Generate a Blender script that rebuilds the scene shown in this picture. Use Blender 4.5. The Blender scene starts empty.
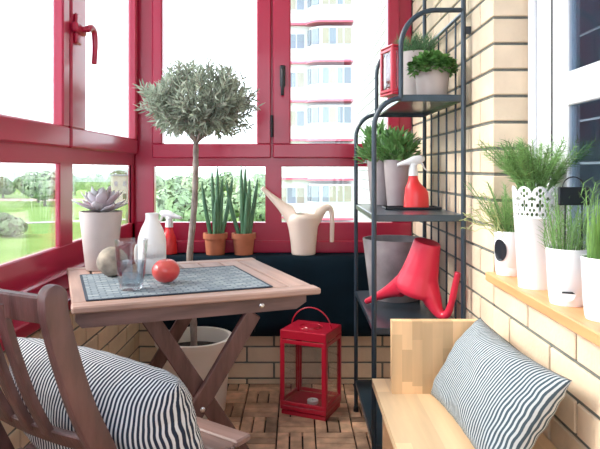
import bpy, math, random
from mathutils import Vector, Matrix, noise
R = random.Random(7)
PI = math.pi
S = bpy.context.scene
COL = S.collection
V = Vector

# ------------------------------------------------------------------ mesh builder
class MB:
    def __init__(s):
        s.v = []; s.f = []; s.uv = None
    def add(s, vs, fs):
        b = len(s.v)
        s.v += [tuple(p) for p in vs]
        s.f += [tuple(i + b for i in f) for f in fs]
        return s
    def box(s, x0, x1, y0, y1, z0, z1, M=None, ch=0.0):
        """a box, chamfered on every edge when ch > 0"""
        if ch <= 0:
            vs = [V((x, y, z)) for z in (z0, z1) for y in (y0, y1) for x in (x0, x1)]
            fs = [(0, 2, 3, 1), (4, 5, 7, 6), (0, 1, 5, 4), (2, 6, 7, 3), (0, 4, 6, 2), (1, 3, 7, 5)]
        else:
            ch = min(ch, (x1-x0)*.45, (y1-y0)*.45, (z1-z0)*.45)
            vs = []; idx = {}
            X = (x0, x1); Y = (y0, y1); Z = (z0, z1)
            for i in (0, 1):
                for j in (0, 1):
                    for k in (0, 1):
                        sx, sy, sz = (1, -1)[i], (1, -1)[j], (1, -1)[k]
                        for a in range(3):
                            p = [X[i] + sx*ch, Y[j] + sy*ch, Z[k] + sz*ch]
                            p[a] = (X[i], Y[j], Z[k])[a]
                            idx[(i, j, k, a)] = len(vs); vs.append(V(p))
            fs = []
            for a in range(3):
                b, c = (a+1) % 3, (a+2) % 3
                for d in (0, 1):
                    q = []
                    for (e, g) in ((0, 0), (1, 0), (1, 1), (0, 1)):
                        t = [0, 0, 0]; t[a] = d; t[b] = e; t[c] = g
                        q.append(idx[(t[0], t[1], t[2], a)])
                    fs.append(tuple(q if d else q[::-1]))
            for a in range(3):      # edges parallel to a
                b, c = (a+1) % 3, (a+2) % 3
                for e in (0, 1):
                    for g in (0, 1):
                        def I(d, ax):
                            t = [0, 0, 0]; t[a] = d; t[b] = e; t[c] = g
                            return idx[(t[0], t[1], t[2], ax)]
                        q = (I(0, b), I(1, b), I(1, c), I(0, c))
                        fs.append(q if (e == g) else q[::-1])
            for i in (0, 1):
                for j in (0, 1):
                    for k in (0, 1):
                        q = tuple(idx[(i, j, k, a)] for a in range(3))
                        fs.append(q if (i+j+k) % 2 else q[::-1])
        if M is not None: vs = [M @ p for p in vs]
        return s.add(vs, fs)
    def beam(s, a, b, w, t, up=(0, 0, 1), ch=.002):
        """rectangular bar from a to b; w along side, t along up-ish"""
        a = V(a); b = V(b); d = (b-a); L = d.length; d.normalize()
        side = d.cross(V(up)).normalized(); u = side.cross(d).normalized()
        M = Matrix(((d.x, side.x, u.x, a.x), (d.y, side.y, u.y, a.y), (d.z, side.z, u.z, a.z), (0, 0, 0, 1)))
        return s.box(0, L, -w/2, w/2, -t/2, t/2, M, ch)
    def sweep(s, pts, secs, close=False):
        """pts: centres; secs: list of (list of 3D offsets) per point"""
        n = len(secs[0]); base = len(s.v)
        for p, sec in zip(pts, secs):
            s.v += [tuple(V(p) + V(o)) for o in sec]
        m = len(pts)
        for i in range(m if close else m-1):
            j = (i+1) % m
            for k in range(n):
                l = (k+1) % n
                s.f.append((base+i*n+k, base+i*n+l, base+j*n+l, base+j*n+k))
        if not close:
            s.f.append(tuple(base+k for k in range(n))[::-1])
            s.f.append(tuple(base+(m-1)*n+k for k in range(n)))
        return s
    def tube(s, pts, r, n=10, close=False, sy=1.0, ref=None):
        pts = [V(p) for p in pts]; m = len(pts)
        if not hasattr(r, '__len__'): r = [r]*m
        secs = []; prev = None
        for i, p in enumerate(pts):
            if close: d = pts[(i+1) % m] - pts[i-1]
            else: d = pts[min(i+1, m-1)] - pts[max(i-1, 0)]
            d.normalize()
            if ref is not None: a = V(ref)
            elif prev is None: a = V((0, 0, 1)) if abs(d.z) < .9 else V((1, 0, 0))
            else: a = prev
            a = (a - d*a.dot(d)).normalized(); prev = a
            b = d.cross(a)
            secs.append([a*math.cos(2*PI*k/n)*r[i]*sy + b*math.sin(2*PI*k/n)*r[i] for k in range(n)])
        return s.sweep(pts, secs, close)
    def lathe(s, prof, n=32, c=(0, 0, 0), sx=1, sy=1, cap=True):
        c = V(c); base = len(s.v); m = len(prof)
        for (r, z) in prof:
            for k in range(n):
                a = 2*PI*k/n
                s.v.append((c.x + r*math.cos(a)*sx, c.y + r*math.sin(a)*sy, c.z + z))
        for i in range(m-1):
            for k in range(n):
                l = (k+1) % n
                s.f.append((base+i*n+k, base+i*n+l, base+(i+1)*n+l, base+(i+1)*n+k))
        if cap:
            s.f.append(tuple(base+k for k in range(n))[::-1])
            s.f.append(tuple(base+(m-1)*n+k for k in range(n)))
        return s
    def leaf(s, base, d, L, w, nrm, bend=0.0, seg=3, fold=0.0):
        """a leaf: strip of quads, pointed; bends towards -nrm"""
        base = V(base); d = V(d).normalized(); nrm = V(nrm)
        nrm = (nrm - d*nrm.dot(d))
        nrm = nrm.normalized() if nrm.length > 1e-5 else d.orthogonal().normalized()
        side = d.cross(nrm)
        vs = []; fs = []
        for i in range(seg+1):
            t = i/seg
            p = base + d*(L*t) - nrm*(bend*L*t*t)
            ww = w*.5*math.sin(PI*min(1, .12 + t*.88))**.7 if i < seg else w*.03
            vs += [p - side*ww + nrm*fold*ww, p + side*ww + nrm*fold*ww]
        for i in range(seg): fs.append((2*i, 2*i+1, 2*i+3, 2*i+2))
        return s.add(vs, fs)
    def build(s, name, mat, parent=None, smooth=False, loc=None, sub=0):
        me = bpy.data.meshes.new(name)
        me.from_pydata(s.v, [], s.f); me.materials.append(mat); me.update()
        if s.uv:
            lay = me.uv_layers.new(name='UVMap')
            for lp in me.loops: lay.data[lp.index].uv = s.uv[lp.vertex_index]
        if smooth:
            for p in me.polygons: p.use_smooth = True
            if smooth == 'auto':
                me.set_sharp_from_angle(angle=math.radians(40))
        o = bpy.data.objects.new(name, me); COL.objects.link(o)
        if parent is not None: o.parent = parent
        if loc is not None: o.location = loc
        if sub:
            m = o.modifiers.new('sub', 'SUBSURF'); m.levels = sub; m.render_levels = sub
        return o

def tag(o, label, cat, group=None):
    o['label'] = label; o['category'] = cat
    if group: o['group'] = group
    return o
def struct(o):
    o['kind'] = 'structure'; return o
def thing(name, label, cat, loc=(0, 0, 0), rz=0, group=None):
    o = bpy.data.objects.new(name, None); COL.objects.link(o)
    o.empty_display_size = .05
    o.location = loc; o.rotation_euler = (0, 0, rz)
    return tag(o, label, cat, group)
def dup(root, loc, rz=0, label=None, sc=None):
    r = root.copy(); COL.objects.link(r); r.location = loc; r.rotation_euler = (0, 0, rz)
    if label: r['label'] = label
    if sc: r.scale = sc
    for ch in list(root.children):
        c = ch.copy(); COL.objects.link(c); c.parent = r
        for g in ch.children:
            d = g.copy(); COL.objects.link(d); d.parent = c
    return r
def spline(pts, n=8):
    """Catmull-Rom through points (any dimension)"""
    P = [V(p) for p in pts]; P = [P[0]*2-P[1]] + P + [P[-1]*2-P[-2]]
    out = []
    for i in range(1, len(P)-2):
        for k in range(n):
            t = k/n
            a, b, c, d = P[i-1], P[i], P[i+1], P[i+2]
            out.append(.5*((2*b) + (c-a)*t + (2*a-5*b+4*c-d)*t*t + (3*b-a-3*c+d)*t**3))
    out.append(P[-2])
    return out

# ------------------------------------------------------------------ materials
def mat(name, col, rough=.6, metal=0, var=0.0, scale=8, bump=0.0, bscale=60, island=0.0, stretch=None, spec=.5,
        coat=0, trans=0, sss=0, emis=0, col2=None, bstretch=None):
    m = bpy.data.materials.new(name); m.use_nodes = True
    nt = m.node_tree; N = nt.nodes; L = nt.links; b = N['Principled BSDF']
    b.inputs['Base Color'].default_value = (*col, 1); b.inputs['Roughness'].default_value = rough
    b.inputs['Metallic'].default_value = metal; b.inputs['Specular IOR Level'].default_value = spec
    if coat: b.inputs['Coat Weight'].default_value = coat; b.inputs['Coat Roughness'].default_value = .1
    if sss: b.inputs['Subsurface Weight'].default_value = sss; b.inputs['Subsurface Radius'].default_value = (.01, .01, .01)
    tc = N.new('ShaderNodeTexCoord')
    out = None
    if var or col2 or island:
        mp = N.new('ShaderNodeMapping'); L.new(tc.outputs['Object'], mp.inputs[0])
        if stretch: mp.inputs['Scale'].default_value = stretch
        no = N.new('ShaderNodeTexNoise'); no.inputs['Scale'].default_value = scale; no.inputs['Detail'].default_value = 5
        L.new(mp.outputs[0], no.inputs['Vector'])
        c2 = col2 if col2 else tuple(max(0, c*(1-var)) for c in col)
        c1 = col if col2 else tuple(min(1, c*(1+var*.5)) for c in col)
        rp = N.new('ShaderNodeValToRGB')
        rp.color_ramp.elements[0].position = .32; rp.color_ramp.elements[1].position = .68
        rp.color_ramp.elements[0].color = (*c2, 1); rp.color_ramp.elements[1].color = (*c1, 1)
        L.new(no.outputs['Fac'], rp.inputs[0]); out = rp.outputs[0]
        if island:
            ge = N.new('ShaderNodeNewGeometry'); mr = N.new('ShaderNodeMapRange')
            mr.inputs['To Min'].default_value = 1-island; mr.inputs['To Max'].default_value = 1+island*.6
            L.new(ge.outputs['Random Per Island'], mr.inputs['Value'])
            mx = N.new('ShaderNodeMix'); mx.data_type = 'RGBA'; mx.blend_type = 'MULTIPLY'; mx.inputs['Factor'].default_value = 1
            L.new(out, mx.inputs[6]); L.new(mr.outputs[0], mx.inputs[7]); out = mx.outputs[2]
        L.new(out, b.inputs['Base Color'])
    if bump:
        mp2 = N.new('ShaderNodeMapping'); L.new(tc.outputs['Object'], mp2.inputs[0])
        if bstretch or stretch: mp2.inputs['Scale'].default_value = bstretch or stretch
        n2 = N.new('ShaderNodeTexNoise'); n2.inputs['Scale'].default_value = bscale; n2.inputs['Detail'].default_value = 4
        L.new(mp2.outputs[0], n2.inputs['Vector'])
        bp = N.new('ShaderNodeBump'); bp.inputs['Strength'].default_value = bump; bp.inputs['Distance'].default_value = .004
        L.new(n2.outputs['Fac'], bp.inputs['Height']); L.new(bp.outputs[0], b.inputs['Normal'])
    return m
def glass(name, tint=(1, 1, 1), refl=.06, rough=0.0, top=.6):
    m = bpy.data.materials.new(name); m.use_nodes = True
    nt = m.node_tree; N = nt.nodes; L = nt.links
    for n in list(N): N.remove(n)
    o = N.new('ShaderNodeOutputMaterial'); t = N.new('ShaderNodeBsdfTransparent'); g = N.new('ShaderNodeBsdfGlossy')
    t.inputs[0].default_value = (*tint, 1); g.inputs['Roughness'].default_value = rough
    fr = N.new('ShaderNodeLayerWeight'); fr.inputs['Blend'].default_value = .25
    mr = N.new('ShaderNodeMapRange'); mr.inputs['To Min'].default_value = refl; mr.inputs['To Max'].default_value = top
    L.new(fr.outputs['Fresnel'], mr.inputs['Value'])
    mx = N.new('ShaderNodeMixShader'); L.new(mr.outputs[0], mx.inputs[0]); L.new(t.outputs[0], mx.inputs[1]); L.new(g.outputs[0], mx.inputs[2])
    L.new(mx.outputs[0], o.inputs[0])
    return m
def leafy(m, k=.35):
    nt = m.node_tree; N = nt.nodes; L = nt.links; b = N['Principled BSDF']; o = N['Material Output']
    t = N.new('ShaderNodeBsdfTranslucent'); mx = N.new('ShaderNodeMixShader'); mx.inputs[0].default_value = k
    if b.inputs['Base Color'].links: L.new(b.inputs['Base Color'].links[0].from_socket, t.inputs[0])
    L.new(b.outputs[0], mx.inputs[1]); L.new(t.outputs[0], mx.inputs[2]); L.new(mx.outputs[0], o.inputs[0])
    return m
def stripes(name, n, a, b, wob=.0, duty=.5):
    m = bpy.data.materials.new(name); m.use_nodes = True
    nt = m.node_tree; N = nt.nodes; L = nt.links; bs = N['Principled BSDF']; bs.inputs['Roughness'].default_value = .85
    bs.inputs['Specular IOR Level'].default_value = .2
    uv = N.new('ShaderNodeUVMap'); sp = N.new('ShaderNodeSeparateXYZ'); L.new(uv.outputs[0], sp.inputs[0])
    no = N.new('ShaderNodeTexNoise'); no.inputs['Scale'].default_value = 3; L.new(uv.outputs[0], no.inputs['Vector'])
    def M(op, x, y=None, z=None):
        k = N.new('ShaderNodeMath'); k.operation = op
        for i, q in enumerate((x, y, z)):
            if q is None: continue
            if isinstance(q, (int, float)): k.inputs[i].default_value = q
            else: L.new(q, k.inputs[i])
        return k.outputs[0]
    u = M('ADD', sp.outputs[0], M('MULTIPLY', M('SUBTRACT', no.outputs['Fac'], .5), wob))
    f = M('FRACT', M('MULTIPLY', u, n))
    tri = M('ABSOLUTE', M('SUBTRACT', f, .5))
    mr = N.new('ShaderNodeMapRange'); mr.interpolation_type = 'SMOOTHSTEP'
    mr.inputs['From Min'].default_value = duty*.5-.06; mr.inputs['From Max'].default_value = duty*.5+.06
    L.new(tri, mr.inputs['Value'])
    mx = N.new('ShaderNodeMix'); mx.data_type = 'RGBA'; L.new(mr.outputs[0], mx.inputs[0])
    mx.inputs[6].default_value = (*a, 1); mx.inputs[7].default_value = (*b, 1)
    L.new(mx.outputs[2], bs.inputs['Base Color'])
    n2 = N.new('ShaderNodeTexNoise'); n2.inputs['Scale'].default_value = 9; L.new(uv.outputs[0], n2.inputs['Vector'])
    bp = N.new('ShaderNodeBump'); bp.inputs['Strength'].default_value = .5; bp.inputs['Distance'].default_value = .02
    L.new(n2.outputs['Fac'], bp.inputs['Height']); L.new(bp.outputs[0], bs.inputs['Normal'])
    return m

RED = mat('red_frame_paint', (.44, .012, .055), .32, var=.08, scale=3, coat=.3)
REDD = mat('red_gloss_metal', (.46, .008, .032), .3, coat=.4)
BRICK = mat('cream_brick', (.78, .62, .455), .85, var=.10, scale=9, island=.10, bump=.35, bscale=90)
MORT = mat('dark_mortar', (.17, .18, .16), .95, var=.2, scale=30)
WBRICK = mat('white_brick', (.40, .40, .39), .85, var=.05, scale=9, island=.05)
WMORT = mat('grey_mortar', (.19, .19, .20), .95)
PLAST = mat('white_plaster', (.78, .78, .77), .8, var=.03)
WUPVC = mat('white_frame', (.74, .75, .79), .35)
GLS = glass('window_glass', (.97, .98, .98), .03)
BGLS = glass('far_window_glass', (.55, .60, .66), .25)
TEAK = mat('brown_stained_wood', (.30, .155, .105), .55, var=.45, scale=14, island=.15, stretch=(1, 1, 1), bump=.25, bscale=70)
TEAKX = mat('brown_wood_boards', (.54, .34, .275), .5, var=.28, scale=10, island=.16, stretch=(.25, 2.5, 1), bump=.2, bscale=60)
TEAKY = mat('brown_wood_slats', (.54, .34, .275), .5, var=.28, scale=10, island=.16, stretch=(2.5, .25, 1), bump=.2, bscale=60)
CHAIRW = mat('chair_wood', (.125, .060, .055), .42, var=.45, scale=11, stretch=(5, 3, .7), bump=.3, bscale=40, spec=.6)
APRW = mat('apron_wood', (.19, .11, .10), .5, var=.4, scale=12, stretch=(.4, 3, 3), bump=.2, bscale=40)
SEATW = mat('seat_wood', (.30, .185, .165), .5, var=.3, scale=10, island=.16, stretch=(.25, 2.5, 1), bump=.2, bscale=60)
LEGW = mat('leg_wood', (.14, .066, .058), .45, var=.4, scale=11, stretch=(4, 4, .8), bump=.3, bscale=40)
DECK = mat('deck_wood', (.70, .43, .28), .65, var=.4, scale=14, island=.5, bump=.3, bscale=60)
DARK = mat('dark_underlay', (.015, .014, .014), .9)
PINE = mat('blond_wood', (.86, .61, .37), .42, var=.14, scale=8, island=.16, stretch=(3, .35, 3), bump=.05)
SILLW = mat('orange_pine', (.80, .37, .16), .4, var=.22, scale=7, stretch=(5, .4, 3))
CLOTH = mat('navy_cloth', (.004, .014, .024), .9, spec=.15, var=.3, scale=5, bump=.3, bscale=30)
RACK = mat('blue_black_metal', (.018, .035, .055), .38, coat=.2)
RACKS = mat('blue_black_shelf', (.028, .05, .07), .3, coat=.3)
TERRA = mat('terracotta', (.52, .17, .085), .8, var=.2, scale=14)
GPOT = mat('mauve_grey_pot', (.42, .36, .37), .7, var=.08, scale=12)
GPOT2 = mat('warm_grey_pot', (.50, .43, .41), .7, var=.08, scale=12)
GPOT3 = mat('concrete_grey', (.33, .30, .31), .8, var=.4, scale=9, bump=.3, bscale=30)
CREAM = mat('cream_plastic', (.88, .83, .76), .45)
PEACH = mat('pale_peach_plastic', (.92, .76, .66), .4, sss=.1)
CORAL = mat('coral_red_plastic', (.80, .03, .075), .38, coat=.15)
SPRED = mat('bright_red_plastic', (.85, .03, .035), .35, coat=.2)
WHITE = mat('white_plastic', (.88, .88, .90), .4)
CERAM = mat('white_ceramic', (.86, .85, .84), .4)
SOIL = mat('soil', (.035, .025, .018), .95, var=.5, scale=60, bump=1, bscale=90)
BARK = mat('pale_bark', (.34, .28, .25), .85, var=.35, scale=30, bump=.8, bscale=60)
OLIVE = mat('olive_leaf', (.44, .50, .41), .5, island=.5, var=.2, scale=20, spec=.4)
SNAKE = mat('snake_leaf', (.05, .15, .075), .4, col2=(.12, .27, .14), scale=40, stretch=(1, 1, .25))
GREEN1 = mat('deep_green_leaf', (.09, .22, .08), .35, island=.5, var=.3, scale=30)
GREEN2 = mat('bright_green_leaf', (.16, .36, .10), .45, island=.5, var=.3, scale=30)
GREEN3 = mat('glossy_green_leaf', (.20, .40, .14), .28, island=.45, var=.3, scale=30)
GREEN4 = mat('rosemary_green', (.26, .46, .16), .5, island=.45, var=.2, scale=30)
GRASSB = mat('grass_blade', (.26, .48, .13), .45, island=.35, var=.2, scale=30)
CURL = mat('pale_tendril', (.45, .50, .22), .6)
SUCC = mat('grey_mauve_leaf', (.48, .50, .52), .45, col2=(.52, .40, .46), scale=18)
STONE = mat('speckled_beige', (.44, .37, .29), .9, col2=(.17, .15, .13), scale=28, bump=.8, bscale=30)
APPLE = mat('red_skin', (.62, .03, .035), .28, col2=(.66, .10, .08), scale=16, coat=.3)
BLACK = mat('black_paint', (.008, .010, .016), .4)
CHROME = mat('chrome', (.75, .75, .78), .2, metal=1)
GOLD = mat('pale_clear', (.9, .9, .9), .3)
WAX = mat('white_wax', (.9, .88, .82), .5)
for _m in (OLIVE, GREEN1, GREEN2, GREEN3, GREEN4, GRASSB): leafy(_m)
MATM = None
def weave():
    m = bpy.data.materials.new('blue_grey_weave'); m.use_nodes = True
    N = m.node_tree.nodes; L = m.node_tree.links; b = N['Principled BSDF']; b.inputs['Roughness'].default_value = .7
    tc = N.new('ShaderNodeTexCoord'); br = N.new('ShaderNodeTexBrick')
    L.new(tc.outputs['Object'], br.inputs['Vector']); br.inputs['Scale'].default_value = 1
    br.offset = .5; br.inputs['Brick Width'].default_value = .036; br.inputs['Row Height'].default_value = .017
    br.inputs['Mortar Size'].default_value = .003; br.inputs['Mortar Smooth'].default_value = .6
    br.inputs['Color1'].default_value = (.20, .25, .29, 1); br.inputs['Color2'].default_value = (.42, .47, .50, 1)
    br.inputs['Mortar'].default_value = (.13, .165, .20, 1)
    L.new(br.outputs['Color'], b.inputs['Base Color'])
    bp = N.new('ShaderNodeBump'); bp.inputs['Distance'].default_value = .002; bp.inputs['Strength'].default_value = .8; bp.invert = True
    L.new(br.outputs['Fac'], bp.inputs['Height']); L.new(bp.outputs[0], b.inputs['Normal'])
    return m
MATM = weave()
STR1 = stripes('navy_white_stripes', 58, (.02, .03, .055), (.66, .68, .70), wob=.03, duty=.55)
STR2 = stripes('blue_grey_stripes', 50, (.055, .085, .11), (.50, .54, .56), wob=.03, duty=.52)

# ------------------------------------------------------------------ measures of the place (metres)
XR, XL, YB = .58, -.77, 2.98          # right wall, left parapet, back parapet
WX, WY = -.82, 3.08                   # inner faces of the two glazed walls
YC = 1.805                            # where the right wall ends and the reveal begins
CO, Z0 = .0775, 1.499                 # brick course, one joint's height
SY, CEIL = -1.3, 2.62
BL = .265

# ------------------------------------------------------------------ brick walls (bricks stand 7 mm proud of the mortar)
def brick_wall(name, x0, x1, z0, z1, org, ax, nrm, mats=(BRICK, MORT), t=.12, jx=0., ret=0, depth=.0055):
    """runs along ax from x0 to x1 (coordinates along ax), facing nrm; org is the point at coordinate 0, z 0"""
    org = V(org); ax = V(ax); nrm = V(nrm)
    up = V((0, 0, 1))
    M = Matrix(((ax.x, nrm.x, 0, org.x), (ax.y, nrm.y, 0, org.y), (0, 0, 1, org.z), (0, 0, 0, 1)))
    b = MB()
    k = math.floor((z0-Z0)/CO)
    while Z0 + k*CO < z1:
        za, zb = Z0+k*CO+.0045, Z0+(k+1)*CO-.0045
        za, zb = max(za, z0), min(zb, z1)
        if zb - za > .008:
            off = jx + (BL/2 if k % 2 else 0)
            i = math.floor((x0-off)/BL)
            while off + i*BL < x1:
                a, c = off+i*BL+.005, off+(i+1)*BL-.005
                a, c = max(a, x0), min(c, x1)
                if ret and a < x0+.02: a = x0
                if c-a > .012: b.box(a, c, -(ret if ret and a == x0 else .03), 0, za, zb, M, .0025)
                i += 1
        k += 1
    bricks = b
    o = MB().box(x0+(.008 if ret else 0), x1, -t, -depth, z0, z1, M).build(name, mats[1])
    struct(o)
    c = bricks.build('brick_courses', mats[0], o)
    return o

# right wall: from the corner to the back; k even rows must have their joints at Y = 1.933 - n*BL
brick_wall('wall_right', YC+.0, 3.06, 0, CEIL, (XR, 0, 0), (0, 1, 0), (-1, 0, 0), jx=1.933, ret=.125, t=.125)
brick_wall('wall_right_low', SY, YC-.001, 0, .722, (XR, 0, 0), (0, 1, 0), (-1, 0, 0), jx=1.933)
# the parapets under the glazing
brick_wall('wall_back', XL-.1, XR, 0, .582, (0, YB, 0), (1, 0, 0), (0, -1, 0), jx=.02)
brick_wall('wall_left', SY, YB, 0, .582, (XL, 0, 0), (0, 1, 0), (1, 0, 0), jx=.11)
brick_wall('wall_near', XL-.12, XR+.1, 0, .582, (0, SY, 0), (1, 0, 0), (0, 1, 0), jx=.02)
b = MB()
for x in (XL-.12, -.14, XR-.0): b.box(x, x+.08, SY-.09, SY, .582, CEIL, ch=.004)
b.box(XL-.12, XR+.08, SY-.089, SY-.001, .582, .70, ch=.004); b.box(XL-.12, XR+.08, SY-.089, SY-.001, 2.45, CEIL, ch=.004)
wn = struct(b.build('window_fill_near', RED))  # unseen glazing at the near end, added to let in frontal fill light
for x in (XL-.05, -.07): MB().box(x, x+.64, SY-.05, SY-.044, .69, 2.46).build('pane', GLS, wn)
o = MB().box(XL-.25, XR+.2, SY-.1, 3.2, CEIL, CEIL+.15).build('ceiling', PLAST); struct(o)
# sills on the parapets
struct(MB().box(XL-.12, XR-.001, YB-.03, YB+.13, .582, .622, ch=.004).build('trim_back', RED))
struct(MB().box(XL-.12, XL+.02, SY, YB-.031, .582, .622, ch=.004).build('trim_left', RED))

# floor: squares of three slats in alternate directions on a dark underlay
b = MB(); T = .153
for i in range(-5, 5):
    for j in range(-25, 4):
        x, y = -.08+i*T, 2.435+j*T
        for k in range(3):
            a, c = k*T/3+.0032, (k+1)*T/3-.0032
            if (i+j) % 2 == 0: q = (x+.0025, x+T-.0025, y+a, y+c)
            else: q = (x+a, x+c, y+.0025, y+T-.0025)
            q = (max(q[0], XL), min(q[1], XR), max(q[2], SY), min(q[3], YB))
            if q[1]-q[0] > .008 and q[3]-q[2] > .008: b.box(*q, -.02, 0, ch=.0022)
fl = MB().box(XL-.1, XR+.1, SY, YB+.1, -.2, -.018).build('floor', DARK); struct(fl)
b.build('deck_slats', DECK, fl)

# ------------------------------------------------------------------ windows
def frame_xz(b, x0, x1, z0, z1, w, y0, y1, ch=.004):
    """rectangular ring in the XZ plane; w: (left, right, bottom, top)"""
    l, r, bt, tp = w
    b.box(x0, x1, y0, y1, z0, z0+bt, ch=ch); b.box(x0, x1, y0, y1, z1-tp, z1, ch=ch)
    b.box(x0, x0+l, y0+.0004, y1-.0004, z0+bt-.003, z1-tp+.003, ch=ch); b.box(x1-r, x1, y0+.0004, y1-.0004, z0+bt-.003, z1-tp+.003, ch=ch)
def rot_left(b):
    """turn a window drawn like the back one (inner face at y = 0, x along) onto the left wall: x -> world Y, y -> -X"""
    b.v = [(WX - p[1], p[0], p[2]) for p in b.v]; return b
ZT = 2.5
def handle(parent, M, mtl, wide=False):
    b = MB(); hw_ = .026 if wide else .014
    b.box(-hw_, hw_, -.012, 0, -.055, .055, M, .006)
    if wide: b.box(-.055, .045, -.024, -.001, -.018, .018, M, .006)
    b.tube([M @ V((0, -.01, .0)), M @ V((0, -.04, .0))], .009, 10)
    h = b.build('handle', mtl, parent, smooth='auto')
    b = MB()
    if wide:
        P = spline([(0, -.04, .0), (.03, -.045, .012), (.062, -.045, 0), (.07, -.045, -.05), (.06, -.045, -.115)], 6)
        b.tube([M @ p for p in P], [.013-.00015*i for i in range(len(P))], 10)
    else:
        P = spline([(0, -.035, .03), (.002, -.048, .0), (0, -.046, -.06), (0, -.036, -.10)], 6)
        b.tube([M @ p for p in P], .0085, 8)
    b.build('lever', mtl, h, smooth=True)
# back window
w = MB()
frame_xz(w, WX, XR, .622, ZT, (.098, .10, .158, .08), WY, WY+.05)
w.box(WX+.09, XR-.09, WY+.0005, WY+.05, 1.062, 1.118, ch=.004)     # transom
w.box(-.160, -.078, WY+.0008, WY+.05, .77, 1.07, ch=.004)
w.box(-.166, -.07, WY+.0008, WY+.05, 1.11, ZT-.07, ch=.004)
w.box(WX+.05, XR-.01, WY-.014, WY+.02, .627, .690, ch=.006)             # lower cover strip
win = struct(w.build('window_1', RED))
for (a, c) in ((-.722, -.162), (-.076, .485)):
    MB().box(a-.01, c+.01, WY+.020, WY+.026, .775, 1.065).build('pane', GLS, win)
for (x0, x1, l, r) in ((-.728, -.130, .052, .072), (-.122, .515, .09, .06)):
    s_ = MB(); frame_xz(s_, x0, x1, 1.105, ZT-.03, (l, r, .072, .07), WY-.022, WY+.045, .006)
    sash = s_.build('sash', RED, win)
    MB().box(x0+l-.01, x1-r+.01, WY+.004, WY+.010, 1.17, ZT-.09).build('pane', GLS, sash)
    if x0 > -.2:
        handle(sash, Matrix.Translation((-.072, WY-.022, 1.515)), BLACK)
    else:
        MB().tube([(-.126, WY-.026, 1.21), (-.126, WY-.026, 1.32)], .007, 8).build('hinge', BLACK, sash, smooth='auto')
# left window (drawn with x = world Y)
w = MB(); YE = WY-.0
frame_xz(w, SY, YE, .622, ZT, (.08, .045, .160, .08), 0, .018)
w.box(SY+.05, YE-.03, .0005, .018, 1.068, 1.135, ch=.004)
for (a, c) in ((2.112, 2.235), (.95, 1.10), (-.15, 0)):
    w.box(a, c, .0008, .018, .77, 1.08, ch=.004); w.box(a, c, .0008, .018, 1.12, ZT-.07, ch=.004)
w.box(SY, YE-.03, -.014, .02, .627, .69, ch=.006)
w.box(YE-.045, YE+.04, -.0, .02, .622, ZT, ch=.004)                 # corner post
win2 = struct(rot_left(w).build('window_2', RED))
def lpane(a, c, z0, z1, y, par): rot_left(MB().box(a, c, y, y+.007, z0, z1)).build('pane', GLS, par)
for (a, c) in ((2.235, 3.035), (1.10, 2.112), (0, .95), (SY+.08, -.15)): lpane(a-.01, c+.01, .775, 1.075, .006, win2)
for (x0, x1, l, r) in ((2.165, 3.058, .145, .03), (1.03, 2.145, .06, .060), (-.08, 1.02, .08, .06), (SY+.05, -.09, .06, .06)):
    s_ = MB(); frame_xz(s_, x0, x1, 1.125, ZT-.03, (l, r, .074, .07), -.022, .016, .006)
    sash = rot_left(s_).build('sash', RED, win2)
    lpane(x0+l-.01, x1-r+.01, 1.19, ZT-.09, -.004, sash)
    if x0 > 2:
        Mh = Matrix(((0, -1, 0, WX+.022), (1, 0, 0, 2.205), (0, 0, 1, 1.555), (0, 0, 0, 1)))
        handle(sash, Mh, RED, True)
# white window of the flat
w = MB(); WXR = .69
def yz(b, y0, y1, z0, z1, wd, x0, x1):
    l, r, bt, tp = wd
    b.box(x0, x1, y0, y1, z0, z0+bt, ch=.003); b.box(x0, x1, y0, y1, z1-tp, z1, ch=.003)
    b.box(x0+.0004, x1, y0, y0+l, z0+bt, z1-tp, ch=.003); b.box(x0+.0004, x1, y1-r, y1, z0+bt, z1-tp, ch=.003)
yz(w, -.9, YC-.001, .722, CEIL, (.08, .20, .05, .1), WXR, WXR+.03)
win3 = struct(w.build('window_3', WUPVC))
def wsash(y0, y1):
    s_ = MB(); yz(s_, y0, y1, .775, CEIL-.11, (.085, .089, .07, .07), WXR-.018, WXR+.004)
    s_.box(WXR-.0176, WXR+.004, y0+.085, y1-.089, 1.208, 1.292, ch=.003)
    sh = s_.build('sash', WUPVC, win3)
    MB().box(WXR-.010, WXR-.006, y0+.075, y1-.08, .83, CEIL-.17).build('pane', RGLS, sh)
RGLS = glass('room_window_glass', (.70, .77, .84), .02, top=.10)
wsash(.75, 1.607); wsash(-.25, .742)
MB().tube([(WXR-.012, 1.615, 1.12), (WXR-.012, 1.615, 1.165)], .007, 8).build('hinge', CHROME, win3, smooth='auto')
MB().box(WXR-.019, WXR+.001, 1.6072, 1.6115, .775, CEIL-.11).build('gap_shade', BLACK, win3)  # black strip standing in for the shade in the gap beside the sash
MB().box(WXR-.012, WXR+.001, YC-.05, YC-.012, .73, CEIL-.02, ch=.003).build('cover_strip', WUPVC, win3)
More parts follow.
